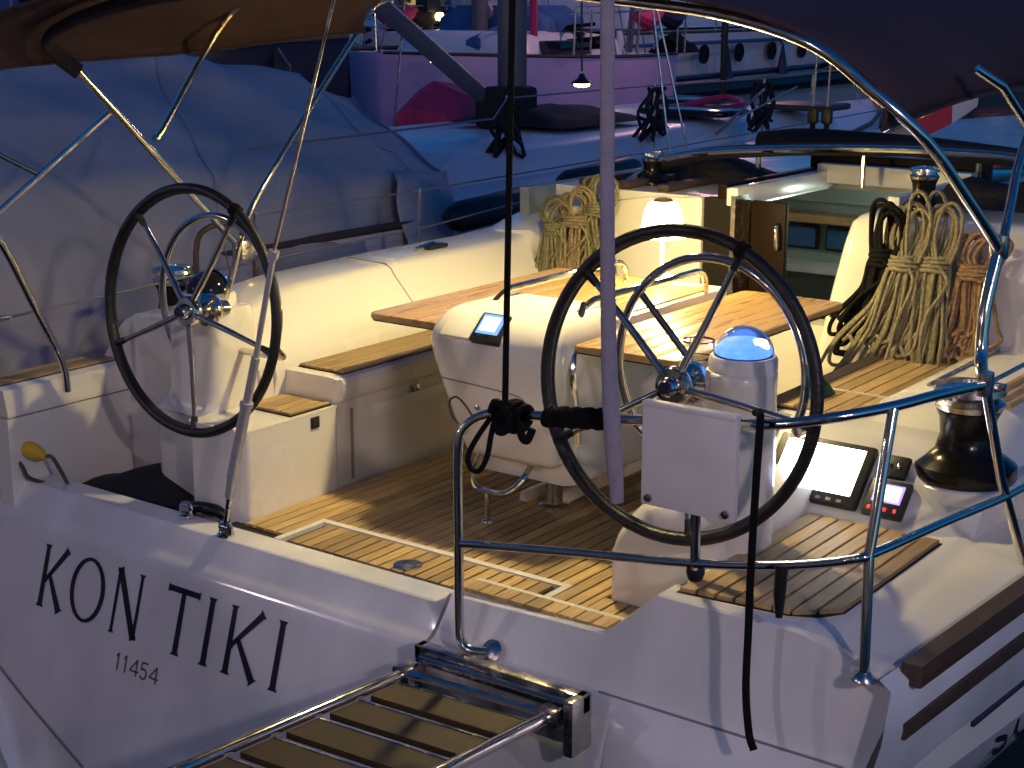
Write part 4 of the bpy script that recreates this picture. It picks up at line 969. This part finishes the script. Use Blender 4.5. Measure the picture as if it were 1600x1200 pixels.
def roofhouse(par, x, y0, y1, w, z0, z1, m='nwhite', windows=3):
    b = MB().loft([rr(x - w * k, x + w * k, y0 + (1 - k) * 1.2, y1 - (1 - k) * 2.5, z, .25) for z, k in ((z0, 1), (z0 + (z1 - z0) * .8, .93), (z1, .80))]); r_ = b.build('coachroof', m, par, smooth=50)
    for i in range(windows):
        yy = y0 + .5 + (y1 - y0 - 1.2) * i / max(1, windows)
        MB().rbox(x + w * .955, x + w * .985, yy, yy + .75, z0 + (z1 - z0) * .25, z0 + (z1 - z0) * .62, r=.01).build('window', 'smoke', r_)

# the boat alongside to port, tented under a grey tarpaulin
N1 = thing('moored_yacht', (-4.2, 5, -1.15), 'white yacht moored alongside to port, its mast rising behind the black rope', 'sailing yacht', 'moored yachts')
dR, dL = boat_hull(N1, -4.2, -2.0, 13.0, 1.75, .48, 'nwhite')
roofhouse(N1, -4.3, 4.4, 10.5, 1.05, .48, .70, windows=0)
ms = MB().tube([(-4.35, 6.6, .70), (-4.35, 6.6, 9)], .115, n=14, flat=.75).build('mast', 'alu', N1, smooth=60)
bm_ = MB().tube([(-4.45, 6.38, .93), (-4.5, 5.2, 1.66), (-4.5, 3.0, 3.02)], .068, n=12).build('boom', 'alu', N1, smooth=60)
MB().rbox(-4.5, -4.2, 6.3, 6.75, .70, 1.02, r=.05).build('mast_collar', 'blackcloth', ms)
lump('sail_bag', (-4.2, 6.9, .74), .55, .6, .10, 'blackcloth', 'dark bundled sail lying at the foot of the mast on the moored yacht', 'sail bag', 4)
for (x0, y0) in ((-3.35, 5.2), (-3.0, 8.2), (-3.3, 7.0), (-3.05, 9.2)):
    tb([(x0, y0, .48), (x0, y0, 1.05)], .014).build('stanchion', 'steel2', N1)
tb([(-2.5, 2.0, .98), (-2.55, 4.0, 1.0), (-3.35, 5.2, 1.03), (-3.3, 7.0, 1.04), (-3.0, 8.2, 1.05), (-3.05, 9.2, 1.05), (-4.1, 12.8, 1.2)], .006, n=6).build('lifeline', 'wire', N1)
for (xa, ya, xb, yb, zb) in ((-2.9, 6.6, -4.3, 6.6, 9), (-5.6, 6.6, -4.4, 6.6, 9), (-4.2, 12.8, -4.3, 6.7, 9), (-3.1, 7.2, -4.3, 6.6, 6)):
    tb([(xa, ya, .5), (xb, yb, zb)], .009, n=6).build('shroud', 'steel2', N1)
for (x0, y0) in ((-3.9, 8.6), (-4.5, 9.6)): MB().rbox(x0 - .3, x0 + .3, y0 - .3, y0 + .3, .72, .78, r=.03).build('deck_hatch', 'smoke', N1)
tb([(-4.0, 8.5, .76), (-3.75, 8.9, .84), (-3.4, 8.6, .80), (-3.6, 8.3, .76)], .03, k=4).build('deck_hose', 'crimson', N1)
MB().rbox(-3.75, -3.35, 7.35, 8.6, .50, .66, r=.03).build('deck_locker', 'rubwood', N1)
# dock lines of this boat seen over the coaming
tb([(-3.1, 9.0, .95), (-2.2, 6.3, .88), (-1.3, 4.4, .95), (-.6, 3.6, 1.25)], .008, n=6).build('line', 'web', N1)

# tarpaulin tent: steep side, a crease, then a shallower slope up to the ridge
def sheet(name, ctrl, m, label, cat, nu=8, nv=8, amp=.03, seed=0, slant=1.6):
    rows_ = []
    for r_ in ctrl:
        q = []
        for a, c in zip(r_, r_[1:]):
            a, c = Vector(a), Vector(c)
            for t in range(nu): q.append(a.lerp(c, t / nu))
        q.append(Vector(r_[-1])); rows_.append(q)
    cols = [spline(c, nv) for c in zip(*rows_)]; out_ = []
    for i, c in enumerate(cols):
        row = []; h = i / (len(cols) - 1)
        for j, p in enumerate(c):
            f = (1 - abs(math.sin(1.9 * p.y + slant * 3 * h + seed))) ** 2 * .9 + .5 * (1 - abs(math.sin(4.3 * p.y - slant * 5.5 * h + 2 * seed))) ** 3 + .3 * math.sin(7 * p.y + 11 * h)
            f *= amp * min(1, 6 * h + .5)
            row.append(p + Vector((f * .8, 0, f * .7)))
        out_.append(row)
    o = MB().grid(out_).build(name, m, None, smooth=65, loc=tuple(out_[0][0]))
    if len(ctrl) > 4:
        for jj in range(10, len(out_[0]), 19): tb([r_[jj] + Vector((.004, 0, .004)) for r_ in out_], .0028, n=4).build('seam', 'seamcloth', o)
        tb([r_[-1] + Vector((.004, .004, 0)) for r_ in out_], .012, n=6).build('hem', 'seamcloth', o)
    s_ = o.modifiers.new('thick', 'SOLIDIFY'); s_.thickness = .006
    return tag(o, label, cat)
sheet('boat_tarpaulin', [
    [(-2.45, -3.0, .10), (-2.70, -3.0, 1.02), (-4.1, -2.6, 1.70), (-5.2, -2.6, 1.0)],
    [(-2.42, -.8, .10), (-2.66, -.8, 1.00), (-4.05, -.4, 1.62), (-5.4, -.4, .8)],
    [(-2.40, .7, .10), (-2.65, .7, .92), (-4.0, 1.5, 1.44), (-5.5, 1.5, .7)],
    [(-2.40, 1.9, .08), (-2.65, 2.0, .81), (-4.0, 2.8, 1.35), (-5.5, 2.8, .7)],
    [(-2.42, 2.7, .06), (-2.65, 2.9, .73), (-4.0, 3.5, 1.28), (-5.4, 3.5, .6)],
    [(-2.50, 3.25, .06), (-2.68, 3.45, .70), (-3.95, 4.0, 1.14), (-5.3, 4.0, .6)],
    [(-2.55, 3.40, .06), (-2.75, 3.75, .68), (-3.90, 4.25, 1.04), (-5.3, 4.2, .55)]],
    'tarp', 'big grey blue tarpaulin tented over the moored boat behind the left wheel', 'tarpaulin', 12, 10, .075, 1)
sheet('tarpaulin_flap', [
    [(-2.40, 3.02, .05), (-2.42, 3.05, .40), (-2.60, 3.15, .74)],
    [(-2.36, 3.20, .02), (-2.38, 3.22, .38), (-2.60, 3.40, .74)],
    [(-2.42, 3.40, .05), (-2.42, 3.46, .40), (-2.66, 3.70, .72)]],
    'tarp', 'loose pale flap hanging at the right end of the grey tarpaulin', 'tarpaulin', 6, 6, .03, 2)
# fenders lying on the rail of the boat alongside
def fender(c, L_, r_, label, ang):
    d = Vector((math.sin(ang), math.cos(ang), .04)).normalized(); c = Vector(c)
    b = MB().lathe([(0, -L_ / 2 - .03), (.02, -L_ / 2 - .03), (.025, -L_ / 2), (r_ * .7, -L_ / 2 + .02), (r_, -L_ / 2 + .09), (r_, L_ / 2 - .09), (r_ * .7, L_ / 2 - .02), (.025, L_ / 2), (.02, L_ / 2 + .03), (0, L_ / 2 + .03)], c, 20, axis=d)
    o = b.build('fender', 'black', None, smooth=50, loc=tuple(c)); tag(o, label, 'fender', 'black fenders between the boats')
fender((-2.25, 3.62, .545), .82, .085, 'black fender lying nearer the tarpaulin, left of the taut black rope', 0.0)
fender((-2.30, 4.75, .625), .85, .075, 'black fender lying further forward, between the black rope and white strap', 0.0)

# hanging anchor lamp on the boat alongside
A = thing('anchor_lamp', (-4.95, 8.45, .95), 'small glowing lantern hung in the rigging in front of the pink hull', 'lantern')
MB().lathe([(0, .08), (.02, .08), (.04, .04), (.098, .0), (.098, -.01), (0, -.01)], (-4.95, 8.45, .95), 18).build('lamp_shade', 'black', A)
MB().lathe([(0, -.012), (.075, -.012), (.066, -.03), (.03, -.04), (0, -.04)], (-4.95, 8.45, .95), 18).build('bulb', 'warmE', A)
tb([(-4.95, 8.45, 1.05), (-4.97, 8.4, 4)], .009, n=6).build('hanger', 'black', A)

# boat with pink lamplight put into its hull colour
N2 = thing('moored_yacht', (-9.7, 12, -1.15), 'boat with pink light coloured into its hull, behind the mast of the white moored yacht', 'sailing yacht', 'moored yachts')
boat_hull(N2, -9.8, 15.8, 11.2, 1.85, .95, 'npinklit')
roofhouse(N2, -9.8, 12.6, 15.2, 1.1, .95, 1.28)
tb([(-8.6, 15.6, 1.0), (-8.6, 15.9, 1.5)], .02).build('stem_post', 'steel2', N2)
tb([(-8.2, 12.9, 1.5), (-7.95, 15.6, 1.55)], .01, n=6).build('lifeline', 'steel2', N2)
for yy in (13.1, 14.2, 15.4): tb([(-7.98, yy, .95), (-7.96, yy, 1.55)], .014).build('stanchion', 'steel2', N2)
MB().tube([(-9.8, 13.2, 1.2), (-9.8, 13.2, 11)], .11, n=12).build('mast', 'alu', N2)
b = MB(); b.loft([[Vector(p) for p in q] for q in (
    [(-5.72, 6.75, .50), (-5.72, 6.80, .74), (-5.60, 6.82, .80), (-5.2, 6.82, .74), (-5.1, 6.8, .5)],
    [(-5.74, 7.1, .50), (-5.74, 7.12, .92), (-5.60, 7.15, 1.00), (-5.2, 7.15, .88), (-5.05, 7.1, .5)],
    [(-5.70, 7.75, .50), (-5.70, 7.72, .86), (-5.58, 7.70, .93), (-5.2, 7.7, .84), (-5.1, 7.75, .5)])])
o = b.build('crimson_cover', 'crimson', None, smooth=30, loc=(-5.4, 7.1, .5)); tag(o, 'crimson fabric cover over gear on the moored yacht, left of its mast foot', 'cover')
lump('anchor_bundle', (-8.5, 16.0, .95), .25, .3, .22, 'dwood', 'dark red bundle at the end of the pink hull', 'bundle', 7)

# motor yachts and other craft further off
N3 = thing('motor_yacht', (-12.3, 24, -1.15), 'large white motor yacht with a black waterline band behind the bimini tube', 'motor yacht')
boat_hull(N3, -12.6, 16.5, 34, 2.6, 1.15, 'nwhite')
MB().tube([(-9.96, 17, .42), (-9.96, 24, .48), (-9.98, 30, .5)], .05, n=8).build('rubbing_band', 'navy_hull', N3)
roofhouse(N3, -12.8, 19, 30, 1.7, 1.2, 2.6, windows=5)
for k in range(9):
    f = MB().lathe([(0, 0), (.16, 0), (.16, .03), (0, .03)], (-10.03, 18.3 + k * 1.2, .80), 14, axis=(1, 0, -.05)).build('porthole', 'smoke', N3)
MB().tube([(-9.98, 17, .98), (-9.94, 24, 1.0), (-9.98, 30, 1.02)], .03, n=6).build('sheer_stripe', 'bluecover', N3)
MB().tube([(-9.99, 17, .20), (-9.96, 24, .22), (-9.98, 30, .22)], .13, n=8).build('boot_band', 'black', N3)
tb([(-10.1, 17, 1.82), (-10.05, 25, 1.84), (-10.2, 32, 1.86)], .02, n=6).build('guard_rail', 'steel2', N3); tb([(-10.1, 17, 1.5), (-10.05, 25, 1.52), (-10.2, 32, 1.54)], .014, n=6).build('guard_rail', 'steel2', N3)
for yy in (18, 20, 22, 24): tb([(-10.0, yy, 1.1), (-9.85, yy, .9), (-9.85, yy, .4)], [.01, .02, .11], n=8).build('fender', 'navy_hull', N3)
for yy in (18, 19, 20, 21, 22, 23, 25): tb([(-10.1, yy, 1.15), (-10.05, yy, 1.8)], .015).build('stanchion', 'steel2', N3)
N4 = thing('moored_yacht', (-8.2, 4, -1.15), 'dark boat half hidden behind the grey tarpaulin, under the bimini edge', 'sailing yacht', 'moored yachts')
boat_hull(N4, -9.2, 2.5, 8.2, 1.7, 1.22, 'navy_hull', plumb=True)
roofhouse(N4, -9.2, 4.0, 7.6, 1.0, 1.22, 1.5)
MB().tube([(-9.2, 6.0, 1.0), (-9.2, 6.0, 11)], .10, n=12).build('mast', 'alu', N4)
MB().tube([(-9.2, 5.8, 1.45), (-9.2, 2.0, 1.6)], .14, n=12).build('furled_sail', 'bluecover', N4)
N5 = thing('moored_yacht', (-15.5, 12, -1.15), 'dark hulled yacht with blue furled sail beyond the pink boat', 'sailing yacht', 'moored yachts')
boat_hull(N5, -15.5, 9.0, 20, 1.9, .9, 'navy_hull', deck='tarp')
roofhouse(N5, -15.5, 11, 17, 1.1, .9, 1.25, m='tarp')
MB().tube([(-15.5, 14.5, 1.1), (-15.5, 14.5, 13)], .11, n=12).build('mast', 'alu', N5)
MB().tube([(-15.5, 14.2, 1.5), (-15.5, 9.8, 1.55)], .16, n=12).build('furled_sail', 'bluecover', N5)
N6 = thing('moored_yacht', (-20, 20, -1.15), 'white yacht furthest off, by the lit quay under the trees', 'sailing yacht', 'moored yachts')
boat_hull(N6, -21, 16.0, 28, 2.0, .9, 'nwhite'); roofhouse(N6, -21, 18, 25, 1.2, .9, 1.2)
MB().tube([(-21, 22, 1.1), (-21, 22, 13)], .11, n=12).build('mast', 'alu', N6)
def clutter(par, x, w, y0, y1, z, seed, n=16):
    rd = random.Random(seed)
    for i in range(7):      # dark bundles lashed to the rails, fenders, outboards
        yy = rd.uniform(y0, y1); sd = rd.choice((1, 1, -1)); xx = x + sd * w
        q = rd.random(); m = rd.choice(('blackcloth', 'navy_hull', 'dwood', 'bluecover', 'crimson', 'green'))
        if q < .5: tb([(xx, yy - .35, z + .5), (xx + .05, yy - .1, z + .42), (xx, yy + .3, z + .55)], [.07, .13, .06], n=8, k=3).build('rail_bundle', m, par)
        elif q < .8: tb([(xx + .1, yy, z - .7), (xx + .12, yy, z - .55), (xx + .12, yy, z - .15), (xx + .06, yy, z + .02), (xx, yy, z + .5)], [.05, .10, .10, .03, .01], n=10).build('fender', rd.choice(('black', 'nwhite', 'navy_hull')), par)
        else:
            b = MB().rbox(xx - .12, xx + .12, yy - .16, yy + .16, z + .35, z + .75, r=.05); b.tube([(xx, yy, z + .4), (xx, yy, z - .1)], .05, n=8); b.build('outboard_motor', 'black', par)
    for i in range(5):      # furled headsail, loose lines
        yy = rd.uniform(y0, y1); xx = x + rd.uniform(-w, w)
        tb([(xx, yy, z), (xx + rd.uniform(-.6, .6), yy + rd.uniform(-1.5, 1.5), z + 5)], rd.choice((.012, .02, .05)), n=6).build('running_line', rd.choice(('blackcloth', 'web', 'wire', 'crimson')), par)
    for side in (1, -1):
        k = int((y1 - y0) / 1.7); tops = []
        for i in range(k + 1):
            yy = y0 + (y1 - y0) * i / k; xx = x + side * (w - .06)
            tb([(xx, yy, z - .02), (xx + side * .02, yy, z + .62)], .014, n=6).build('stanchion', 'steel2', par); tops.append((xx + side * .02, yy, z + .61))
        tb(tops, .007, n=5).build('lifeline', 'wire', par); tb([(a, b_, c - .30) for a, b_, c in tops], .006, n=5).build('lifeline', 'wire', par)
    for i in range(n):
        yy = rd.uniform(y0 + .3, y1 - .3); xx = x + rd.uniform(-.8, .8) * w; q = rd.random()
        if q < .3: MB().rbox(xx - .3, xx + .3, yy - .35, yy + .35, z, z + rd.uniform(.1, .3), r=.04).build('deck_locker', rd.choice(['nwhite', 'rubwood', 'bluecover', 'smoke']), par)
        elif q < .6: MB().lathe([(0, 0), (.10, 0), (.07, .08), (.06, .2), (.10, .26), (0, .3)], (xx, yy, z), 12).build('deck_winch', 'winch', par)
        elif q < .8: tb([(xx, yy - .7, z + .1), (xx + .1, yy, z + .28), (xx, yy + .7, z + .12)], .13, n=8, k=4).build('sail_roll', rd.choice(['bluecover', 'nwhite', 'crimson']), par)
        else: tb([(xx + .3 * math.cos(a * .7), yy + .3 * math.sin(a * .7), z + .05 + .02 * a) for a in range(18)], .025, n=6).build('rope_coil', rd.choice(['ropeB', 'blackrope', 'flagwhite']), par)
    for i in range(6):
        yy = rd.uniform(y0, y1); tb([(x + rd.choice((-1, 1)) * w, yy, z), (x + rd.uniform(-.2, .2), (y0 + y1) / 2 + rd.uniform(-1, 1), z + 9)], .010, n=5).build('shroud', 'wire', par)
    MB().tube([(x, y0 + .3, z + rd.uniform(.5, .8)), (x, (y0 + y1) / 2, z + .75)], .12, n=10).build('boom_cover', rd.choice(['bluecover', 'crimson', 'tarp']), par)
    hood = MB(); hood.loft([rr(x - a, x + a, (y0 + y1) / 2 - .9, (y0 + y1) / 2 + .2, zz, .2) for a, zz in ((.95, z + .1), (.9, z + .45), (.6, z + .62))]); hood.build('sprayhood', rd.choice(['bluecover', 'navy_hull', 'tarp']), par, smooth=50)
clutter(N2, -9.8, 1.7, 13.0, 15.5, .98, 3); clutter(N4, -9.2, 1.6, 3, 8, 1.22, 5, 5); clutter(N5, -15.5, 1.8, 10, 17, .95, 7); clutter(N6, -21, 1.9, 17, 25, .95, 11)
for (x, yy, hl, m_, lb, sd_) in ((-14.2, 21.5, 9, 'nwhite', 'small white yacht with many shrouds between the pink boat and the quay', 21), (-18.5, 27, 10, 'navy_hull', 'dark hulled yacht moored under the quay lamps', 22), (-24.5, 26, 10, 'nwhite', 'pale yacht moored in the far row left of the mast', 23), (-13.0, 5.0, 8, 'nwhite', 'pale yacht showing over the tarpaulin ridge', 24), (-17.5, 36, 9, 'npinklit', 'pinkish yacht at the far quay steps', 25)):
    nb = thing('moored_yacht', (x, yy, -1.15), lb, 'sailing yacht', 'moored yachts')
    boat_hull(nb, x, yy - hl / 2, yy + hl / 2, 1.7, .9, m_); roofhouse(nb, x, yy - hl * .25, yy + hl * .3, 1.0, .9, 1.25); clutter(nb, x, 1.6, yy - hl * .4, yy + hl * .25, .93, sd_, 10)
    MB().tube([(x, yy + .3, 1.1), (x, yy + .3, 11)], .10, n=10).build('mast', 'alu', nb)
for k, (x, yy, z, lb) in enumerate(((-11.3, 14.2, 1.38, 'upper small yellow light over the pink boat beside the black rope'), (-11.0, 13.9, 1.17, 'lower small yellow light over the pink boat beside the black rope'), (-16.0, 14.0, 1.42, 'faint warm light aboard a far boat left of the mast'), (-7.6, 9.6, 1.02, 'tiny warm light at the edge of the crimson cover'))):
    ln = MB().lathe([(0, 0), (.05, .01), (.07, .06), (.05, .11), (0, .12)], (x, yy, z), 12).build('deck_light', 'warmE2', None, loc=(x, yy, z)); tag(ln, lb, 'light', 'small lights aboard the far boats')
for (x, y0_, k) in ((-3.35, 5.2, 0), (-3.3, 7.0, 1), (-3.0, 8.2, 2)):
    b = MB(); rd = random.Random(40 + k)
    for i in range(9): b.tube([(x + rd.uniform(-.05, .05), y0_ + rd.uniform(-.12, .12), 1.02), (x + rd.uniform(-.1, .1), y0_ + rd.uniform(-.2, .2), .85), (x + rd.uniform(-.08, .08), y0_ + rd.uniform(-.25, .25), .62 + .1 * rd.random()), (x + rd.uniform(-.1, .1), y0_ + rd.uniform(-.2, .2), .80)], .014, n=6, k=4)
    b.build('line_bundle', 'blackcloth', N1)
MB().rbox(-4.0, -3.2, 7.9, 8.35, .74, .80, r=.03).build('folded_awning', 'smoke', N1); MB().rbox(-3.6, -2.95, 9.3, 9.8, .72, .78, r=.03).build('deck_mat', 'rubwood', N1)
q = thing('street_lamp', (-6.7, 14.2, -1.15), 'lamp post added to light the pink hull, between the white and the pink boats', 'street lamp')  # lamp added to light the hull and foredeck nearby
tb([(-6.7, 14.2, -1.15), (-6.7, 14.2, 3.6)], .045, n=8).build('post', 'black', q)
MB().lathe([(0, 0), (.08, .02), (.11, .10), (.08, .2), (0, .22)], (-6.7, 14.2, 3.6), 14).build('lantern', 'pinkE', q)
# blue covered launch to starboard-forward of our bow, seen under the bimini
N7 = thing('covered_launch', (-2.2, 11.5, -1.15), 'low launch under a bright blue cover beyond the cabin roof', 'launch')
boat_hull(N7, .2, 12.2, 19, 1.6, .35, 'nwhite')
b = MB(); b.loft([rr(.2 - w, .2 + w, 12.0 + (1.5 - w) * .5, 18.5, z, .3) for z, w in ((.30, 1.6), (.42, 1.55), (.56, 1.1), (.60, .6))]); b.build('cover', 'bluecover', N7)
# flag on a staff on our own foredeck side
F = thing('flag', (-.9, 5.2, .9), 'cream, red and white flag on a short slanting staff under the bimini skirt', 'flag')
tb([(-.62, 4.9, .9), (-.05, 5.1, 1.25)], .012).build('staff', 'steel2', F)
for nm, mm, a0, a1 in (('panel', 'flagcream', 0, .36), ('panel', 'flagred', .36, .74), ('panel', 'flagwhite', .74, 1.0)):
    rows = []
    for i in range(7):
        t = a0 + (a1 - a0) * i / 6
        rows.append([(-.58 + .50 * t, 4.92 + .16 * t + .02 * math.sin(9 * t + q), .925 + .26 * t - .11 * q * (.6 + .4 * math.sin(3 * t))) for q in (0, .33, .66, 1)])
    MB().grid(rows).build(nm, mm, F)

# ================================================================== FAR SHORE
o = MB().rbox(-120, 60, 46, 70, -1.2, .25, r=.05).build('far_quay', 'stone'); tag(o, kind='structure')
rnd = random.Random(4)
ORD = ['leftmost', 'second from left', 'third from left', 'fourth from left', 'fifth from left', 'sixth from left', 'middle one', 'sixth from right', 'fifth from right', 'fourth from right', 'third from right', 'second from right', 'rightmost']
def tree(x, y, h, seed):
    rd = random.Random(seed)
    T = thing('tree', (x, y, .25), 'dark leafy tree %s of the row on the far quay' % ORD[seed], 'tree', 'trees along the far quay')
    MB().tube([(x, y, .2), (x + .1, y, h * .3), (x + .2, y, h * .55)], [.22, .17, .1], n=8).build('trunk', 'trunk', T)
    b = MB()
    for k in range(7):
        c = Vector((x, y, h * .62)) + Vector((rd.uniform(-1, 1) * h * .33, rd.uniform(-1, 1) * h * .33, rd.uniform(-.32, .4) * h)); rad = h * rd.uniform(.12, .2)
        for q in range(130):
            d = Vector((rd.gauss(0, 1), rd.gauss(0, 1), rd.gauss(0, 1))).normalized() * rad * rd.uniform(.6, 1.1)
            p = c + d; a = Vector((rd.gauss(0, 1), rd.gauss(0, 1), rd.gauss(0, 1))).normalized() * .16; e = a.orthogonal().normalized() * .10
            b.add([p - a, p + e, p + a, p - e], [(0, 1, 2, 3)])
    b.build('crown', 'leaf', T, smooth=0)
for i in range(13): tree(-44 + i * 3.4 + rnd.uniform(-1, 1), 47.5 + rnd.uniform(0, 5), rnd.uniform(3.5, 6), i)
def shop(x0, x1, y, h, label, lit):
    s = thing('quay_house', ((x0 + x1) / 2, y, .25), label, 'house', 'houses on the far quay')
    MB().box(x0, x1, y, y + 6, .2, h).build('wall', 'plaster', s, smooth=0)
    MB().prism([(x0 - .3, y - .3, h), (x1 + .3, y - .3, h), (x1 + .3, y + 3, h + 1.4), (x0 - .3, y + 3, h + 1.4)], (0, 0, .15)).build('roof', 'rubwood', s)
    n = int((x1 - x0) / 1.5)
    for i in range(n):
        for z in (.9, 3.4):
            if z + 1.2 > h: continue
            xx = x0 + .4 + i * 1.5
            MB().box(xx, xx + .8, y - .05, y + .05, z, z + 1.1).build('window', 'winE' if rnd.random() < lit else 'smoke', s)
    MB().box(x0 + .3, x1 - .3, y - .5, y - .02, 2.25, 2.6).build('sign_board', rnd.choice(['greenE', 'redS', 'winE']), s)
shop(-52, -44, 57, 6, 'plain quay house furthest left with lit ground floor', .5)
shop(-42, -35, 58, 7.5, 'tall quay house behind the left trees', .4)
shop(-33, -26, 57, 5.5, 'low quay house behind the mast of the moored yacht', .6)
shop(-24, -17, 58, 6.5, 'quay house behind the black rope with glowing sign', .5)
shop(-15, -7, 57, 6, 'quay house furthest right with a few lit windows', .4)
LL = ['lit lamp furthest left on the far quay edge', 'lit quay lamp under the first trees from the left', 'lit quay lamp straight beyond the mast', 'lit quay lamp beyond the black rope', 'lit lamp furthest right on the far quay edge']
for i, x in enumerate((-38, -31.5, -27, -22.5, -17)):
    q = thing('street_lamp', (x, 46.6, .25), LL[i], 'street lamp', 'street lamps on the far quay')
    tb([(x, 46.6, .25), (x, 46.6, 1.25)], .05, n=8).build('post', 'black', q)
    MB().lathe([(0, 0), (.10, .02), (.16, .14), (.10, .26), (0, .28)], (x, 46.6, 1.24), 12).build('lantern', 'warmE', q)
# unseen row of houses added behind the photographer to darken steel reflections
for k, (x0, x1, h) in enumerate(((-26, -17, 8), (-16.5, -8, 9.5), (-7.6, 1, 8.5), (1.4, 10, 10), (10.5, 19, 8))):
    hq = thing('quay_house', ((x0 + x1) / 2, -16, .02), ['leftmost', 'second', 'middle', 'fourth', 'last'][k] + ' house of the unseen row added behind the viewer for dark reflections', 'house', 'unseen houses added behind the viewer')
    MB().box(x0, x1, -21, -14, -.2, h).build('wall', 'plaster', hq, smooth=0)
    MB().prism([(x0 - .3, -21.3, h), (x1 + .3, -21.3, h), (x1 + .3, -17.5, h + 2.2), (x0 - .3, -17.5, h + 2.2)], (0, 0, .2)).build('roof', 'rubwood', hq)
    MB().prism([(x0 - .3, -13.7, h), (x1 + .3, -13.7, h), (x1 + .3, -17.5, h + 2.2), (x0 - .3, -17.5, h + 2.2)], (0, 0, .2)).build('roof', 'rubwood', hq)
    for i in range(4):
        for z in (1, 4, 6.5): MB().box(x0 + .8 + i * 2, x0 + 1.9 + i * 2, -14.05, -13.95, z, z + 1.4).build('window', 'smoke' if (i * 3 + k + int(z)) % 5 else 'winE', hq)
# quay lamps behind the photographer, whose reflections glint in steel and gelcoat
QL = ['near quay lamp by the starboard quarter, outside the picture', 'quay lamp beyond the tented boat, outside the picture', 'quay lamp far behind the viewer, outside the picture']
for (x, y), ql in zip(((5.3, -2.95), (-7.0, -6.5), (-1.0, -9.5)), QL):
    H_ = 2.6 if x > 5 else 3.3
    q = thing('street_lamp', (x, y, .02), ql, 'street lamp', 'street lamps on the near quay')
    tb([(x, y, .02), (x, y, H_)], .04, n=8).build('post', 'black', q)
    MB().lathe([(0, 0), (.08, .02), (.11, .10), (.08, .2), (0, .22)], (x, y, H_), 14).build('lantern', 'quayE', q)
